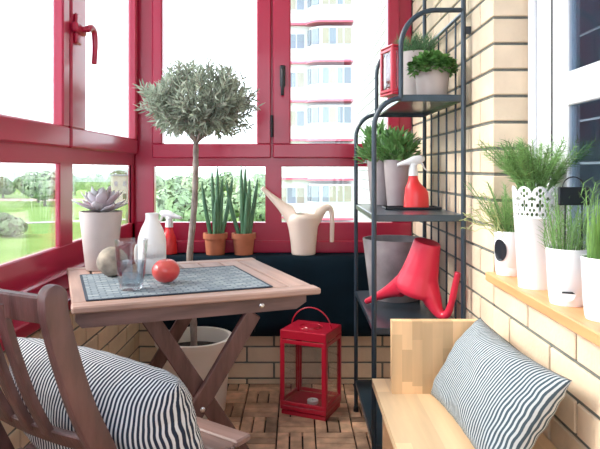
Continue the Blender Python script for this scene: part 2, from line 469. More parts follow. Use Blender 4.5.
# the dim room behind it
ROOM = mat('blue_grey_plaster', (.50, .53, .56), .9)
b = MB(); b.box(2.3, 2.36, SY, YC+2.4, .0, CEIL); b.box(WXR+.35, 2.36, YC+2.3, YC+2.4, 0, CEIL); b.box(WXR+.1, 2.36, SY-.1, SY, 0, CEIL)
rm = b.build('wall_room', ROOM); struct(rm)
struct(MB().box(.72, 2.36, SY, YC+2.4, -.05, 0).build('floor_room', mat('room_floor', (.22, .17, .12), .5)))
struct(MB().box(.785, 2.36, SY, YC+2.4, CEIL-.01, CEIL+.05).build('ceiling_room', PLAST))
struct(MB().box(.725, .78, YC+.02, YC+2.4, 0, CEIL).build('wall_pier', ROOM))
pl = bpy.data.lights.new('added_room_fill', 'POINT'); pl.energy = 70; pl.shadow_soft_size = .15; pl.color = (1, .97, .92)  # added fill lamp without a fixture, brightens what shows through the panes
po = bpy.data.objects.new('added_room_fill', pl); COL.objects.link(po); po.location = (1.6, 1.9, 2.2)
cu = thing('roller_blind', 'grey striped blind hanging behind the white window', 'blind', (.80, 0, 0))
b = MB()
for i in range(13): b.box(0, .012, 1.05, 1.80, .95+i*.12, .95+i*.12+.113)
b.build('slats', mat('blind_grey', (.40, .44, .48), .8), cu)
MB().tube([(-.018, 1.715, .85), (-.018, 1.715, 2.5)], .012, 8).build('pull_rod', WUPVC, cu, smooth='auto')
MB().box(-.004, .03, 1.04, 1.81, 2.5, 2.56).build('head_rail', WUPVC, cu)

# the shelf board under the white window
sb = MB().box(.553, WXR-.001, SY+.01, YC-.012, .7225, .748, ch=.003).build('window_shelf', SILLW)
tag(sb, 'orange pine shelf board carrying the white flower pots under the window', 'shelf')

# ------------------------------------------------------------------ black cloth over the back parapet
def cloth_mesh():
    b = MB(); nx = 90
    prof = [(3.062, .624), (3.0, .624), (2.955, .624), (2.942, .622), (2.936, .605), (2.930, .56), (2.928, .48), (2.926, .40), (2.925, .32), (2.926, .25)]
    x0, x1 = -.70, .55
    for k, th in enumerate((0, .0055)):
        for i in range(nx+1):
            x = x0+(x1-x0)*i/nx
            for j, (y, z) in enumerate(prof):
                wv = (noise.noise(V((x*6, z*3, 1)))*.010 + math.sin(x*21+z*5)*.002)*max(0, j-3)/6
                b.v.append((x, y - abs(wv) - (th if j > 3 else 0), z + (th if j <= 3 else 0) + (noise.noise(V((x*5, 0, 3)))*.008 if j == 9 else 0)))
    m = len(prof); n = (nx+1)*m
    for k in (0, 1):
        for i in range(nx):
            for j in range(m-1):
                q = (k*n+i*m+j, k*n+(i+1)*m+j, k*n+(i+1)*m+j+1, k*n+i*m+j+1)
                b.f.append(q if k == 0 else q[::-1])
    for i in range(nx):
        for j in (0, m-1):
            b.f.append((i*m+j, (i+1)*m+j, n+(i+1)*m+j, n+i*m+j))
    for j in range(m-1):
        for i in (0, nx):
            b.f.append((i*m+j, i*m+j+1, n+i*m+j+1, n+i*m+j))
    return b
ct = thing('sill_cloth', 'black navy cloth draped over the sill and parapet beneath the red window', 'cloth', (0, 0, 0))
cloth_mesh().build('drape', CLOTH, ct, smooth=True)
MB().box(-.205, -.199, 2.9165, 2.9195, .27, .63).build('seam', BLACK, ct)

# ------------------------------------------------------------------ folding table
AT = math.radians(21.7)
tb = thing('folding_table', 'brown slatted wooden folding table with crossed legs by the red windows', 'table', (-.362, 1.921, 0), AT)
b = MB(); HX, HY = .335, .325
b.box(-HX, HX, -HY, -HY+.058, .692, .71, ch=.004)
fr = b.build('front_board', TEAKX, tb)
MB().box(-HX, HX, HY-.05, HY, .692, .71, ch=.004).build('rear_board', TEAKX, tb)
ns = 9; wsl = 2*HX/ns
for i in range(ns):
    MB().box(-HX+i*wsl+.003, -HX+(i+1)*wsl-.003, -HY+.061, HY-.053, .690, .709, ch=.003).build('slat', TEAKY, tb)
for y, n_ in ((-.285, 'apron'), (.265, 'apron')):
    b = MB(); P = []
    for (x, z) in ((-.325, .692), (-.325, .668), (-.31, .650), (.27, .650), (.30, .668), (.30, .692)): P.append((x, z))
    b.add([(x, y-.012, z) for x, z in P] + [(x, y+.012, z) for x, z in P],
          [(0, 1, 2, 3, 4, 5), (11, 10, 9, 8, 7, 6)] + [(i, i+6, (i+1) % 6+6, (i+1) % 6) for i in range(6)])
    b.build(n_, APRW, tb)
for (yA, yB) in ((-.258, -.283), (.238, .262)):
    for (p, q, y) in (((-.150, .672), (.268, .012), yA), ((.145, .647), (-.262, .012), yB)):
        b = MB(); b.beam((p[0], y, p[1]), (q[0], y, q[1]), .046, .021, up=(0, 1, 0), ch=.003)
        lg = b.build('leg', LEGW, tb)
for z, x in ((.40, -.002), (.668, .165)):
    b = MB(); b.lathe([(0.001, 0), (.006, .0), (.0075, .002), (.004, .004), (.001, .0045)], 12)
    Mx = Matrix.Translation((x, -.2945 if z < .6 else -.2975, z)) @ Matrix.Rotation(PI/2, 4, 'X')
    b.v = [tuple(Mx @ V(p)) for p in b.v]
    b.build('bolt', CHROME, tb)
for q in (-.20, .20): MB().beam((q*1.15, -.245, .06), (q*1.15, .225, .06), .02, .03).build('stretcher', LEGW, tb)
def tloc(x, y, z=.7105):
    c, s = math.cos(AT), math.sin(AT); return V((-.362+c*x-s*y, 1.921+s*x+c*y, z))
def at_px(px, py, z):
    """the point at height z seen at a picture position (planning helper for a level camera at 1.05 m)"""
    y = 610*(1.05-z)/(py-169); return V(((px-297)*y/610, y, z))

# woven mat
def mat_pts():
    P = [at_px(*p, .7105) for p in ((85.5, 299.5), (274, 289), (236, 267), (80.5, 275))]
    return P
P = mat_pts()
cc = sum(P, V())/4
ux = (P[1]-P[0]).normalized(); ang = AT
pm = thing('placemat', 'blue grey woven placemat on the slatted table', 'placemat', (cc.x, cc.y, .7105), ang)
Mi = Matrix.Rotation(-ang, 3, 'Z')
Q = [Mi @ (p-cc) for p in P]
hx = (abs(Q[0].x)+abs(Q[1].x)+abs(Q[2].x)+abs(Q[3].x))/4; hy = (abs(Q[0].y)+abs(Q[1].y)+abs(Q[2].y)+abs(Q[3].y))/4
MB().box(-hx, hx, -hy, hy, 0, .003, ch=.001).build('weave', MATM, pm)
b = MB()
for (x0, x1, y0, y1) in ((-hx-.001, hx+.001, -hy-.002, -hy+.006), (-hx-.001, hx+.001, hy-.006, hy+.002), (-hx-.002, -hx+.006, -hy, hy), (hx-.006, hx+.002, -hy, hy)):
    b.box(x0, x1, y0, y1, .0002, .0036, ch=.001)
b.build('hem', mat('navy_hem', (.035, .05, .075), .8), pm)
ZM = .7141

# drinking glass with water
g = thing('drinking_glass', 'clear tumbler of water on the woven mat before the beige ball', 'glass', (-.462, 1.70, ZM))
prof = [(.001, 0), (.024, 0), (.029, .002), (.0315, .006), (.033, .015), (.0355, .03), (.0385, .05), (.041, .075), (.043, .1), (.0448, .125), (.0456, .1385), (.0453, .1398), (.0444, .1398), (.0438, .1385),
        (.0428, .125), (.041, .1), (.039, .075), (.0365, .05), (.0335, .03), (.031, .017), (.027, .0125), (.001, .012)]
MB().lathe(prof, 64, cap=False).build('tumbler', glass('clear_glass', (.955, .965, .975), .05, top=.45), g, smooth=True)
wt = MB().lathe([(.001, .0125), (.027, .0135), (.0305, .0175), (.0330, .03), (.0360, .05), (.0385, .075), (.0387, .078), (.0375, .0785), (.001, .078)], 64, cap=False)
wt.build('water', glass('water', (.74, .79, .83), .10, top=.6), g, smooth='auto')

# white bottle
bt = thing('ceramic_bottle', 'white ceramic bottle with a short neck and a ribbed band, behind the red fruit', 'bottle', (-.472, 1.985, ZM))
prof = [(.001, 0), (.040, 0), (.044, .003), (.0445, .05), (.045, .095), (.042, .115), (.034, .138), (.024, .158), (.0205, .168), (.0205, .182), (.0215, .186), (.019, .187), (.0165, .182), (.001, .17)]
MB().lathe([(r*1.02, z*1.03) for r, z in prof], 40, cap=False).build('body', CERAM, bt, smooth=True)
b = MB()
for k in range(-3, 12):
    a = -PI/2 + k*.105
    c_, s_ = math.cos(a)*.0455, math.sin(a)*.0455
    b.tube([(c_, s_, .052), (c_, s_, .096)], .0022, 6)
b.build('ribs', CERAM, bt, smooth=True)
b = MB(); P = [(-.043, -.014, .03), (-.0475, -.016, .045), (-.048, -.016, .075), (-.043, -.014, .092)]
b.tube(spline(P, 5), .006, 8).build('grip', CERAM, bt, smooth=True)

# red fruit
ap = thing('round_fruit', 'round red fruit lying on the woven mat beside the glass', 'fruit', (-.387, 1.80, ZM))
b = MB(); prof = []
for i in range(25):
    t = PI*i/24; r = .0385*math.sin(t)*(1+.06*math.sin(t)); z = .036-.036*math.cos(t)
    d = .010*math.exp(-(r/.010)**2) if i > 12 else -.005*math.exp(-(r/.010)**2)
    prof.append((max(r, .0005), z-d))
MB().lathe(prof, 36, cap=False).build('flesh', APPLE, ap, smooth=True)
MB().tube([(0, 0, .058), (.002, 0, .066), (.004, .001, .071)], .0016, 6).build('stem', BARK, ap)

# beige ball
b = MB(); b.lathe([(max(.0005, .047*math.sin(PI*i/20)), .046-.046*math.cos(PI*i/20)) for i in range(21)], 32, cap=False)
b.v = [tuple(V(p) + V((noise.noise(V(p)*40), noise.noise(V(p)*40+V((5, 0, 0))), 0))*.003) for p in b.v]
st = tag(b.build('decorative_ball', STONE, smooth=True, loc=(-.580, 1.915, ZM)), 'rough beige ball between the succulent pot and the glass', 'ornament')

# ------------------------------------------------------------------ pots and plants
def pot_prof(rb, rt, h, t=.005, lip=0, liph=.02):
    p = [(.001, 0), (rb, 0), (rb+.001, .003)]
    if lip: p += [(rt-.002, h-liph), (rt+lip, h-liph+.001), (rt+lip, h)]
    else: p += [(rt, h-.003), (rt, h)]
    p += [(rt-t, h), (rb-t+.002 if not lip else rt-t-.004, h*.55), (.001, h*.5)]
    return p
def pot(parent, rb, rt, h, m, soil=True, lip=0, liph=.02, t=.005, name='pot', n=40, sz=.85):
    p = MB().lathe(pot_prof(rb, rt, h, t, lip, liph), n, cap=False).build(name, m, parent, smooth='auto')
    if soil:
        r = rb+(rt-rb)*sz-t*.6
        MB().lathe([(.001, h*sz-.004), (r, h*sz-.006), (r-.001, h*sz), (.001, h*sz+.002)], 28, cap=False).build('soil', SOIL, parent)
    return p
# succulent
su = thing('potted_succulent', 'grey mauve rosette succulent in a tall tapered grey pot', 'potted plant', (-.667, 2.075, .7105))
pot(su, .049, .071, .196, GPOT2)
b = MB()
for ring, (n_, el, L, w_) in enumerate(((9, 12, .090, .038), (8, 34, .088, .040), (6, 54, .074, .038), (5, 72, .052, .030), (3, 84, .030, .018))):
    for k in range(n_):
        a = 2*PI*(k+ring*.47)/n_ + R.uniform(-.1, .1); e = math.radians(el+R.uniform(-6, 6)); LL = L*R.uniform(.88, 1.08)
        d = V((math.cos(a)*math.cos(e), math.sin(a)*math.cos(e), math.sin(e))); up = V((-math.cos(a)*math.sin(e), -math.sin(a)*math.sin(e), math.cos(e)))
        sd = d.cross(up); base = V((0, 0, .196+ring*.006)) + d*.006
        pts = []; secs = []
        for i in range(8):
            t = i/7
            p = base + d*LL*t + up*(LL*.18*t*t)
            ww = w_*.5*(.35+.65*math.sin(PI*min(t*.72+.08, 1)))*(1 if t < .85 else .55 if t < .95 else .1); th = .006*(1-t*.6)*(1 if t < .95 else .3)
            pts.append(p); secs.append([sd*ww*math.cos(q*PI/4) + up*(th*math.sin(q*PI/4)+.12*ww*math.cos(q*PI/4)**2) for q in range(8)])
        b.sweep(pts, secs)
b.build('rosette', SUCC, su, smooth=True)

# snake plants
def snake(label, loc, leaves):
    t = thing('snake_plant', label, 'potted plant', loc, 0, 'snake plants on the sill')
    pot(t, .045, .054, .105, TERRA, lip=.006, liph=.028)
    for (x, y, dx, dy, h, bn) in leaves:
        h -= .012
        P = spline([(x, y, .085), (x+dx*.35+bn, y+dy*.3, .085+h*.4), (x+dx*.75+bn*.6, y+dy*.7, .085+h*.75), (x+dx, y+dy, .085+h)], 5)
        n_ = len(P); r = [.0105*(1-(i/(n_-1))**4*.85) for i in range(n_)]
        MB().tube(P, r, 10, ref=(0, 1, .01)).build('leaf', SNAKE, t, smooth=True)
    return t
ZS = .6305
snake('potted snake plant with splayed round leaves in terracotta nearest the olive trunk', (-.402, 3.005, ZS),
      [(-.022, .0, -.045, 0, .285, -.005), (-.004, .012, -.015, 0, .34, 0), (.012, -.01, .0, -.005, .36, 0), (.022, .0, .012, 0, .30, 0), (.028, .01, .055, 0, .31, .008), (.0, -.02, .005, 0, .20, 0)])
snake('potted snake plant with close upright leaves in terracotta nearest the pale watering can', (-.262, 3.005, ZS),
      [(-.02, 0, -.065, 0, .295, -.012), (-.005, -.008, -.008, 0, .365, 0), (.006, .012, .0, 0, .36, 0), (.016, -.004, .012, 0, .30, .004), (.026, .006, .042, 0, .30, .002), (.008, -.024, .012, 0, .23, 0)])

# olive tree
ot = thing('olive_tree', 'clipped round olive tree on a slim trunk in a big cream floor pot', 'tree', (-.450, 2.67, 0))
pot(ot, .135, .163, .318, CREAM, lip=.006, liph=.026, t=.012, n=56, sz=.80)
TP = spline([(0, 0, .23), (-.006, 0, .45), (-.02, 0, .65), (.0, 0, .88), (.006, 0, 1.05), (.008, 0, 1.17)], 6)
b = MB(); b.tube(TP, [.0155-.0035*i/len(TP)+.0012*math.sin(i*2.1) for i in range(len(TP))], 12)
b.build('trunk', BARK, ot, smooth=True)
b = MB(); fo = MB(); C0 = V((.018, 0, 1.335))
def olive_point():
    while True:
        p = V((R.uniform(-1, 1), R.uniform(-1, 1), R.uniform(-1, 1)))
        if p.length <= 1 and p.length > .25: return p
top = V((.008, 0, 1.165))
mains = []
for k in range(9):
    a = 2*PI*k/9+.3; e = R.uniform(.2, 1.1)
    end = C0 + V((math.cos(a)*.15, math.sin(a)*.15, -.06+.11*math.sin(e)))
    b.tube(spline([top, (top+end)/2+V((0, 0, -.012)), end], 5), [.008-.0005*i for i in range(11)], 7)
    mains.append(end)
for k in range(400):
    p = olive_point(); q = p*(1 if p.length > .62 else 1.2)
    if q.z < -.75: q.z *= .8
    e = C0 + V((q.x*.268, q.y*.235, q.z*.178 + (.01 if q.z > 0 else 0)))
    s0 = min(mains, key=lambda m_: (m_-e).length); s0 = s0.lerp(top, R.uniform(0, .4))
    d = (e-s0).normalized(); d = (d + V((R.uniform(-.4, .4), R.uniform(-.4, .4), R.uniform(-.1, .6)))).normalized()
    L = R.uniform(.06, .11)
    tw = spline([e-d*L, e-d*L*.5+V((0, 0, .004)), e], 3)
    b.tube(tw, .0013, 4)
    if k % 4 == 0: b.tube([s0, (s0+e-d*L)/2, e-d*L], .002, 4)
    for i in range(17):
        t = i/16; c = (e-d*L).lerp(e, t)
        a = i*2.4+R.random(); o1 = d.orthogonal().normalized(); o2 = d.cross(o1)
        out = (o1*math.cos(a)+o2*math.sin(a))
        ld = (d*.75+out*.8).normalized()
        fo.leaf(c, ld, R.uniform(.028, .046), R.uniform(.007, .0105), (ld.cross(out)+out).normalized(), bend=R.uniform(-.1, .25), seg=2)
b.build('branches', BARK, ot)
o = fo.build('foliage', OLIVE, ot); o['kind'] = 'stuff'

# ------------------------------------------------------------------ spray bottles
def spray(label, loc, rz, flip=1, sc=1.0):
    t = thing('spray_bottle', label, 'spray bottle', loc, rz, None)
    t.scale = (sc, sc, sc)
    def sec(cx, rx, ry, z, n=20):
        return [V((cx+rx*math.cos(2*PI*k/n), ry*math.sin(2*PI*k/n), z)) for k in range(n)]
    b = MB(); S_ = [(0, .045, .036, 0), (0, .049, .039, .003), (0, .048, .038, .03), (0, .045, .035, .058), (-.003, .041, .031, .072), (-.007, .034, .027, .082), (-.010, .026, .022, .092), (-.012, .020, .018, .105), (-.012, .017, .0165, .118), (-.012, .0165, .0165, .124)]
    secs = [sec(*s) for s in S_]
    b.sweep([V((0, 0, 0))]*len(S_), secs); b.build('bottle', SPRED, t, smooth='auto')
    b = MB(); b.lathe([(.018, .122), (.018, .128), (.0165, .145), (.015, .155)], 20, c=(-.012, 0, 0))
    b.build('collar', WHITE, t, smooth='auto')
    b = MB()
    P = [(-.072, .0085, .006, .163), (-.06, .0085, .0085, .167), (-.035, .012, .012, .174), (-.012, .013, .018, .180), (.012, .012, .017, .184), (.03, .010, .009, .187)]
    b.sweep([V((p[0], 0, p[3])) for p in P], [[V((0, p[1]*math.cos(2*PI*k/12), p[2]*math.sin(2*PI*k/12))) for k in range(12)] for p in P])
    b.tube([(-.012, 0, .150), (-.010, 0, .170)], .0145, 14)
    b.build('spray_head', WHITE, t, smooth=True)
    b = MB(); b.tube(spline([(.012, 0, .180), (.022, 0, .168), (.030, 0, .152), (.044, 0, .138)], 5), [.009-.0004*i for i in range(16)], 8, sy=.6, ref=(1, 0, .5))
    b.build('trigger', WHITE, t, smooth=True)
    return t
spray('red spray bottle standing on the sill behind the white ceramic bottle', (-.645, 3.02, ZS), PI*.96, sc=1.08)

# ------------------------------------------------------------------ watering cans
def can_mesh(m, rb=1.0):
    b = MB()
    n = 24
    S_ = [(0, .0575, .0), (0, .059, .004), (.0, .064, .06), (-.002, .071, .12), (-.004, .080, .165), (-.002, .081, .182), (.0, .070, .200)]
    b.sweep([V((s[0], 0, s[2])) for s in S_], [[V((s[1]*(rb+(1-rb)*s[2]/.2)*math.cos(2*PI*k/n), s[1]*(rb+(1-rb)*s[2]/.2)*.86*math.sin(2*PI*k/n), 0)) for k in range(n)] for s in S_])
    P = spline([(-.0, 0, .150), (-.05, 0, .190), (-.10, 0, .232), (-.155, 0, .282), (-.205, 0, .329)], 6)
    r = [.062, .060, .058, .056, .053, .050, .047, .044, .041, .037, .034, .031, .028, .025, .023, .021, .019, .018, .0165, .015, .014, .013, .0125, .012, .0115]
    b.tube(P, r, 16, ref=(0, 1, 0), sy=.9)
    P = spline([(.035, 0, .165), (.07, 0, .198), (.098, 0, .225), (.122, 0, .232), (.137, 0, .212), (.141, 0, .165), (.140, 0, .11), (.139, 0, .06)], 5)
    r = [.048, .045, .042, .039, .036, .033, .030, .027, .025, .023, .0215, .020, .0185, .0175, .0165, .016, .0155, .015, .0145, .014, .0135, .013, .0125, .012, .0115, .011, .0125, .012, .012, .0118, .0116, .0115, .0114, .0112, .011, .011]
    b.tube(P, r[:len(P)], 14, ref=(0, 1, 0), sy=.9)
    me = bpy.data.meshes.new('tmp'); me.from_pydata(b.v, [], b.f)
    o = bpy.data.objects.new('tmp', me); COL.objects.link(o)
    md = o.modifiers.new('r', 'REMESH'); md.mode = 'VOXEL'; md.voxel_size = .0034
    sm = o.modifiers.new('s', 'SMOOTH'); sm.factor = .5; sm.iterations = 9
    dg = bpy.context.evaluated_depsgraph_get(); ev = o.evaluated_get(dg)
    out = bpy.data.meshes.new_from_object(ev)
    bpy.data.objects.remove(o); bpy.data.meshes.remove(me)
    for v in out.vertices:                      # hollow the mouth
        x, y, z = v.co
        if z > .17 and v.normal.z > .1:
            q = math.hypot((x-.004)/.056, y/.054)
            if q < 1: v.co.z -= .09*(1-q*q)
    for p in out.polygons: p.use_smooth = True
    out.materials.clear(); out.materials.append(m)
    return out
o = bpy.data.objects.new('watering_can', can_mesh(PEACH)); COL.objects.link(o); o.location = (.032, 3.0, ZS-.001)
tag(o, 'pale peach watering can with a long spout upright on the cloth covered sill', 'watering can')
o = bpy.data.objects.new('watering_can', can_mesh(CORAL, .80)); COL.objects.link(o)
Rm = Matrix.Rotation(math.radians(-47), 4, 'Z') @ Matrix.Rotation(math.radians(14.5), 4, 'Y') @ Matrix.Rotation(PI, 4, 'X')
o.matrix_world = Matrix.Translation((.462, 2.16, .522+.275)) @ Rm @ Matrix.Diagonal((1.03, 1.12, .98, 1))
zmin = min((o.matrix_world @ v.co).z for v in o.data.vertices); o.location.z += .5255-zmin
tag(o, 'coral red watering can turned upside down on the rack shelf', 'watering can')

# ------------------------------------------------------------------ lanterns
def lantern(name, label, loc, rz, wx, wy, h, m, bw, big=True):
    t = thing(name, label, 'lantern', loc, rz)
    X, Y = wx/2, wy/2
    b = MB()
    if big:
        b.box(-X+.004, X-.004, -Y+.004, Y-.004, 0, .018, ch=.002); b.box(-X, X, -Y, Y, .022, .040, ch=.002)
        b.box(-X+.01, X-.01, -Y+.01, Y-.01, .016, .024)
    else: b.box(-X, X, -Y, Y, 0, bw, ch=.001)
    zb = .040 if big else bw
    b.build('base', m, t)
    for sx in (-1, 1):
        for sy in (-1, 1):
            b = MB(); b.box(min(sx*X, sx*(X-bw)), max(sx*X, sx*(X-bw)), min(sy*Y, sy*(Y-bw)), max(sy*Y, sy*(Y-bw)), zb, h-.03 if big else h-bw, ch=.001)
            b.build('corner_post', m, t)
    b = MB(); zt = h-.038 if big else h-bw
    b.box(-X, X, -Y, Y, zt, h, ch=.003)
    rf = b.build('roof', m, t)
    if big:
        ring = [(.052*math.cos(2*PI*k/32), .052*math.sin(2*PI*k/32), h+.001) for k in range(32)]
        MB().tube(ring, .0025, 6, close=True).build('vent_ring', m, rf, smooth=True)
        MB().lathe([(.001, h), (.038, h+.001), (.036, h+.005), (.001, h+.006)], 28, cap=False).build('vent_cap', m, rf, smooth='auto')
    P = []
    hr = min(wx*.46, .094); hh = hr*1.0
    for k in range(21):
        a = PI*k/20; P.append((hr*math.cos(a), .0, (h-.01 if big else h-.003) + hh*math.sin(a)))
    if big: MB().tube([V(p) for p in P], .0028, 8).build('handle', m, t, smooth=True)
    # doors / panes
    fw = bw*1.25
    for ax in (0, 1):
        for s_ in (-1, 1):
            H = (X if ax == 0 else Y)-.004; D = (Y if ax == 0 else X)
            c = MB()
            y0, y1 = s_*D-.002*s_-.003, s_*D-.002*s_+.003
            def bx(a0, a1, z0, z1, e=0):
                if ax == 0: c.box(a0, a1, min(y0, y1)-e, max(y0, y1)+e, z0, z1, ch=.0012)
                else: c.box(min(y0, y1)-e, max(y0, y1)+e, a0, a1, z0, z1, ch=.0012)
            z0, z1 = zb+.003, zt-.003
            bx(-H, H, z0, z0+fw); bx(-H, H, z1-fw, z1); bx(-H, -H+fw, z0+fw, z1-fw); bx(H-fw, H, z0+fw, z1-fw)
            d = c.build('door', m, t)
            c = MB()
            if ax == 0: c.box(-H+fw-.002, H-fw+.002, s_*D-.004*s_-.001, s_*D-.004*s_+.001, z0+fw-.002, z1-fw+.002)
            else: c.box(s_*D-.004*s_-.001, s_*D-.004*s_+.001, -H+fw-.002, H-fw+.002, z0+fw-.002, z1-fw+.002)
            c.build('pane', LGLS, d)
    return t
LGLS = glass('lantern_glass', (.95, .96, .97), .05, top=.3)
LR = math.radians(-24)
lantern('floor_lantern', 'large red metal candle lantern on the wooden deck floor', (.062, 2.66, 0), LR, .212, .188, .362, REDD, .013)
tl = thing('tealight', 'white tealight candle inside the large red floor lantern', 'candle', (.068, 2.635, .0405))
MB().lathe([(.001, 0), (.024, 0), (.0245, .012), (.023, .0135), (.022, .011), (.001, .0105)], 28, cap=False).build('cup', WAX, tl, smooth='auto')
MB().tube([(0, 0, .010), (.001, 0, .017)], .0009, 5).build('wick', BLACK, tl)

# ------------------------------------------------------------------ the stepped metal rack
rk = thing('metal_rack', 'tall blue black metal plant rack with stepped arched sides on the brick wall', 'shelving rack', (0, 0, 0))
XB, Y1, Y2 = .553, 2.027, 2.645
XLW, XUP = .256, .345
ZSH = [.135, .522, .897, 1.296]
rp = .0085
def side_frame(y):
    MB().tube([(XB, y, 0.001), (XB, y, 1.83)], rp, 12).build('post', RACK, rk, smooth='auto')
    P = [V((XLW, y, .001)), V((XLW, y, 1.185))]
    for k in range(1, 9):
        a = PI/2*k/8; P.append(V((XLW + (XUP-XLW)*(1-math.cos(a)), y, 1.185+.10*math.sin(a))))
    MB().tube(P, rp, 12, ref=(0, 1, 0)).build('post', RACK, rk, smooth='auto')
    P = [V((XUP, y, 1.285)), V((XUP, y, 1.455))]
    for k in range(1, 11):
        a = PI/2*k/10; P.append(V((XUP + .115*(1-math.cos(a)), y, 1.455+.123*math.sin(a))))
    P.append(V((XB, y, 1.578)))
    MB().tube(P, rp, 12, ref=(0, 1, 0)).build('arch', RACK, rk, smooth='auto')
for y in (Y1, Y2):
    side_frame(y)
    for x in (XB, XLW): MB().lathe([(.001, 0), (.0115, 0), (.0115, .018), (.009, .022)], 12, c=(x, y, 0), cap=False).build('foot', BLACK, rk)
P = [V((XB, Y1, 1.578)), V((XB, Y2, 1.578))]
MB().tube([V((XB, Y1, 1.571)), V((XB, Y2-.0, 1.571))], .007, 10).build('back_rail', RACK, rk, smooth='auto')
for z in (.36, ):
    MB().tube([(XB, Y1, z-.25), (XB, Y2, z-.25)], .006, 10).build('back_rail', RACK, rk, smooth='auto')
for k in range(4):
    y = Y1+.10+k*.128
    MB().tube([(XB, y, .11), (XB, y, 1.571)], .0036, 8).build('back_rod', RACK, rk, smooth='auto')
for y in (Y1+.004, Y2-.02): MB().box(XB+.004, XR-.001, y, y+.012, 1.50, 1.525).build('wall_bracket', RACK, rk)
for z in ZSH:
    x0 = XUP if z > 1.2 else XLW
    s_ = MB(); s_.box(x0+.002, XB-.002, Y1+.004, Y2-.004, z-.005, z, ch=.001)
    s_.box(x0, XB, Y1-.004, Y1+.006, z-.022, z+.001, ch=.002); s_.box(x0, XB, Y2-.006, Y2+.004, z-.022, z+.001, ch=.002)
    s_.box(x0-.003, x0+.006, Y1, Y2, z-.02, z+.001, ch=.002); s_.box(XB-.006, XB+.003, Y1, Y2, z-.02, z+.001, ch=.002)
    s_.build('shelf', RACKS, rk)

# small red lantern on the top shelf
tp = 1.297
lantern('small_lantern', 'small red lantern standing at the open edge of the top rack shelf', (.318, 2.075, tp+.0015), math.radians(106), .100, .034, .168, REDD, .008, big=False)

# planter pots on the rack
t = thing('potted_herb', 'dark needle leaved plant in the taller grey pot on the top rack shelf', 'potted plant', (.458, 2.36, tp))
pot(t, .055, .066, .200, GPOT2)
b = MB()
for k in range(150):
    a = R.uniform(0, 2*PI); r = .058*math.sqrt(R.random()); s0 = V((r*math.cos(a), r*math.sin(a), .175))
    d = V((math.cos(a)*r*7+R.uniform(-.3, .3), math.sin(a)*r*7+R.uniform(-.3, .3), 1.0)).normalized(); L = R.uniform(.05, .095)
    for i in range(9):
        q = s0 + d*L*(.25+.75*i/8); a2 = i*2.4; o1 = d.orthogonal().normalized(); o2 = d.cross(o1); ld = (d+ (o1*math.cos(a2)+o2*math.sin(a2))*.6).normalized()
        b.leaf(q, ld, .028, .0045, o1, seg=1)
f = b.build('foliage', GREEN1, t); f['kind'] = 'stuff'
def bushy(parent, r0, z0, rx, rz, n, L, w, m, stem=0, droop=.0, cz=0.0, seg=2, name='foliage'):
    b = MB()
    for k in range(n):
        while True:
            p = V((R.uniform(-1, 1), R.uniform(-1, 1), R.uniform(-.35, 1)))
            if .45 < p.length < 1: break
        q = V((p.x*rx, p.y*rx, z0+cz+p.z*rz))
        d = (V((p.x, p.y, p.z*.8+.25-droop)) + V((R.uniform(-.6, .6), R.uniform(-.6, .6), R.uniform(-.5, .5)))).normalized()
        LL = L*R.uniform(.7, 1.2)
        b.leaf(q, d, LL, w*R.uniform(.8, 1.2), V((p.x*.3, p.y*.3, 1))+V((R.uniform(-.5, .5), R.uniform(-.5, .5), 0)), bend=R.uniform(0, .35), seg=seg, fold=.15)
        if stem and k % stem == 0: b.tube([V((p.x*r0, p.y*r0, z0-.02)), q*.5+V((p.x*r0, p.y*r0, z0))*.5, q], .0012, 4)
    f = b.build(name, m, parent); f['kind'] = 'stuff'
    return f
t = thing('potted_herb', 'leafy bright green herb in the low grey pot on the top rack shelf', 'potted plant', (.468, 2.112, tp))
pot(t, .050, .060, .100, GPOT2)
bushy(t, .045, .085, .080, .050, 760, .019, .015, GREEN2, stem=12, cz=.015, droop=.25, seg=3)
t = thing('potted_shrub', 'glossy leaved shrub in a mauve grey pot beside the red sprayer on the rack', 'potted plant', (.408, 2.475, .8985))
pot(t, .041, .056, .188, GPOT)
bushy(t, .04, .180, .075, .085, 300, .045, .013, GREEN3, stem=5, cz=.03, seg=3, droop=-.6)
t = thing('potted_shrub', 'glossy leaved shrub in the half hidden mauve pot at the rack edge', 'potted plant', (.352, 2.577, .8985))
pot(t, .041, .056, .188, GPOT)
bushy(t, .04, .180, .085, .110, 320, .048, .013, GREEN3, stem=5, cz=.03, seg=3, droop=-.6)
t = thing('planter_pot', 'big empty concrete grey planter pot on the rack behind the red watering can', 'pot', (.400, 2.498, .5235))
pot(t, .100, .130, .243, GPOT3, soil=False, t=.008, n=56)
tr = MB()
tr.box(-.105, .105, -.055, .055, 0, .003, ch=.001); tr.box(-.105, .105, -.055, -.050, .001, .008, ch=.001); tr.box(-.105, .105, .050, .055, .001, .008, ch=.001)
tr.box(-.105, -.100, -.055, .055, .001, .008, ch=.001); tr.box(.100, .105, -.055, .055, .001, .008, ch=.001)
tag(tr.build('small_tray', BLACK, loc=(.437, 2.335, .8985)), 'flat black tray under the red sprayer on the rack shelf', 'tray')
spray('red spray bottle with a white head on the rack shelf', (.457, 2.335, .902), 0)

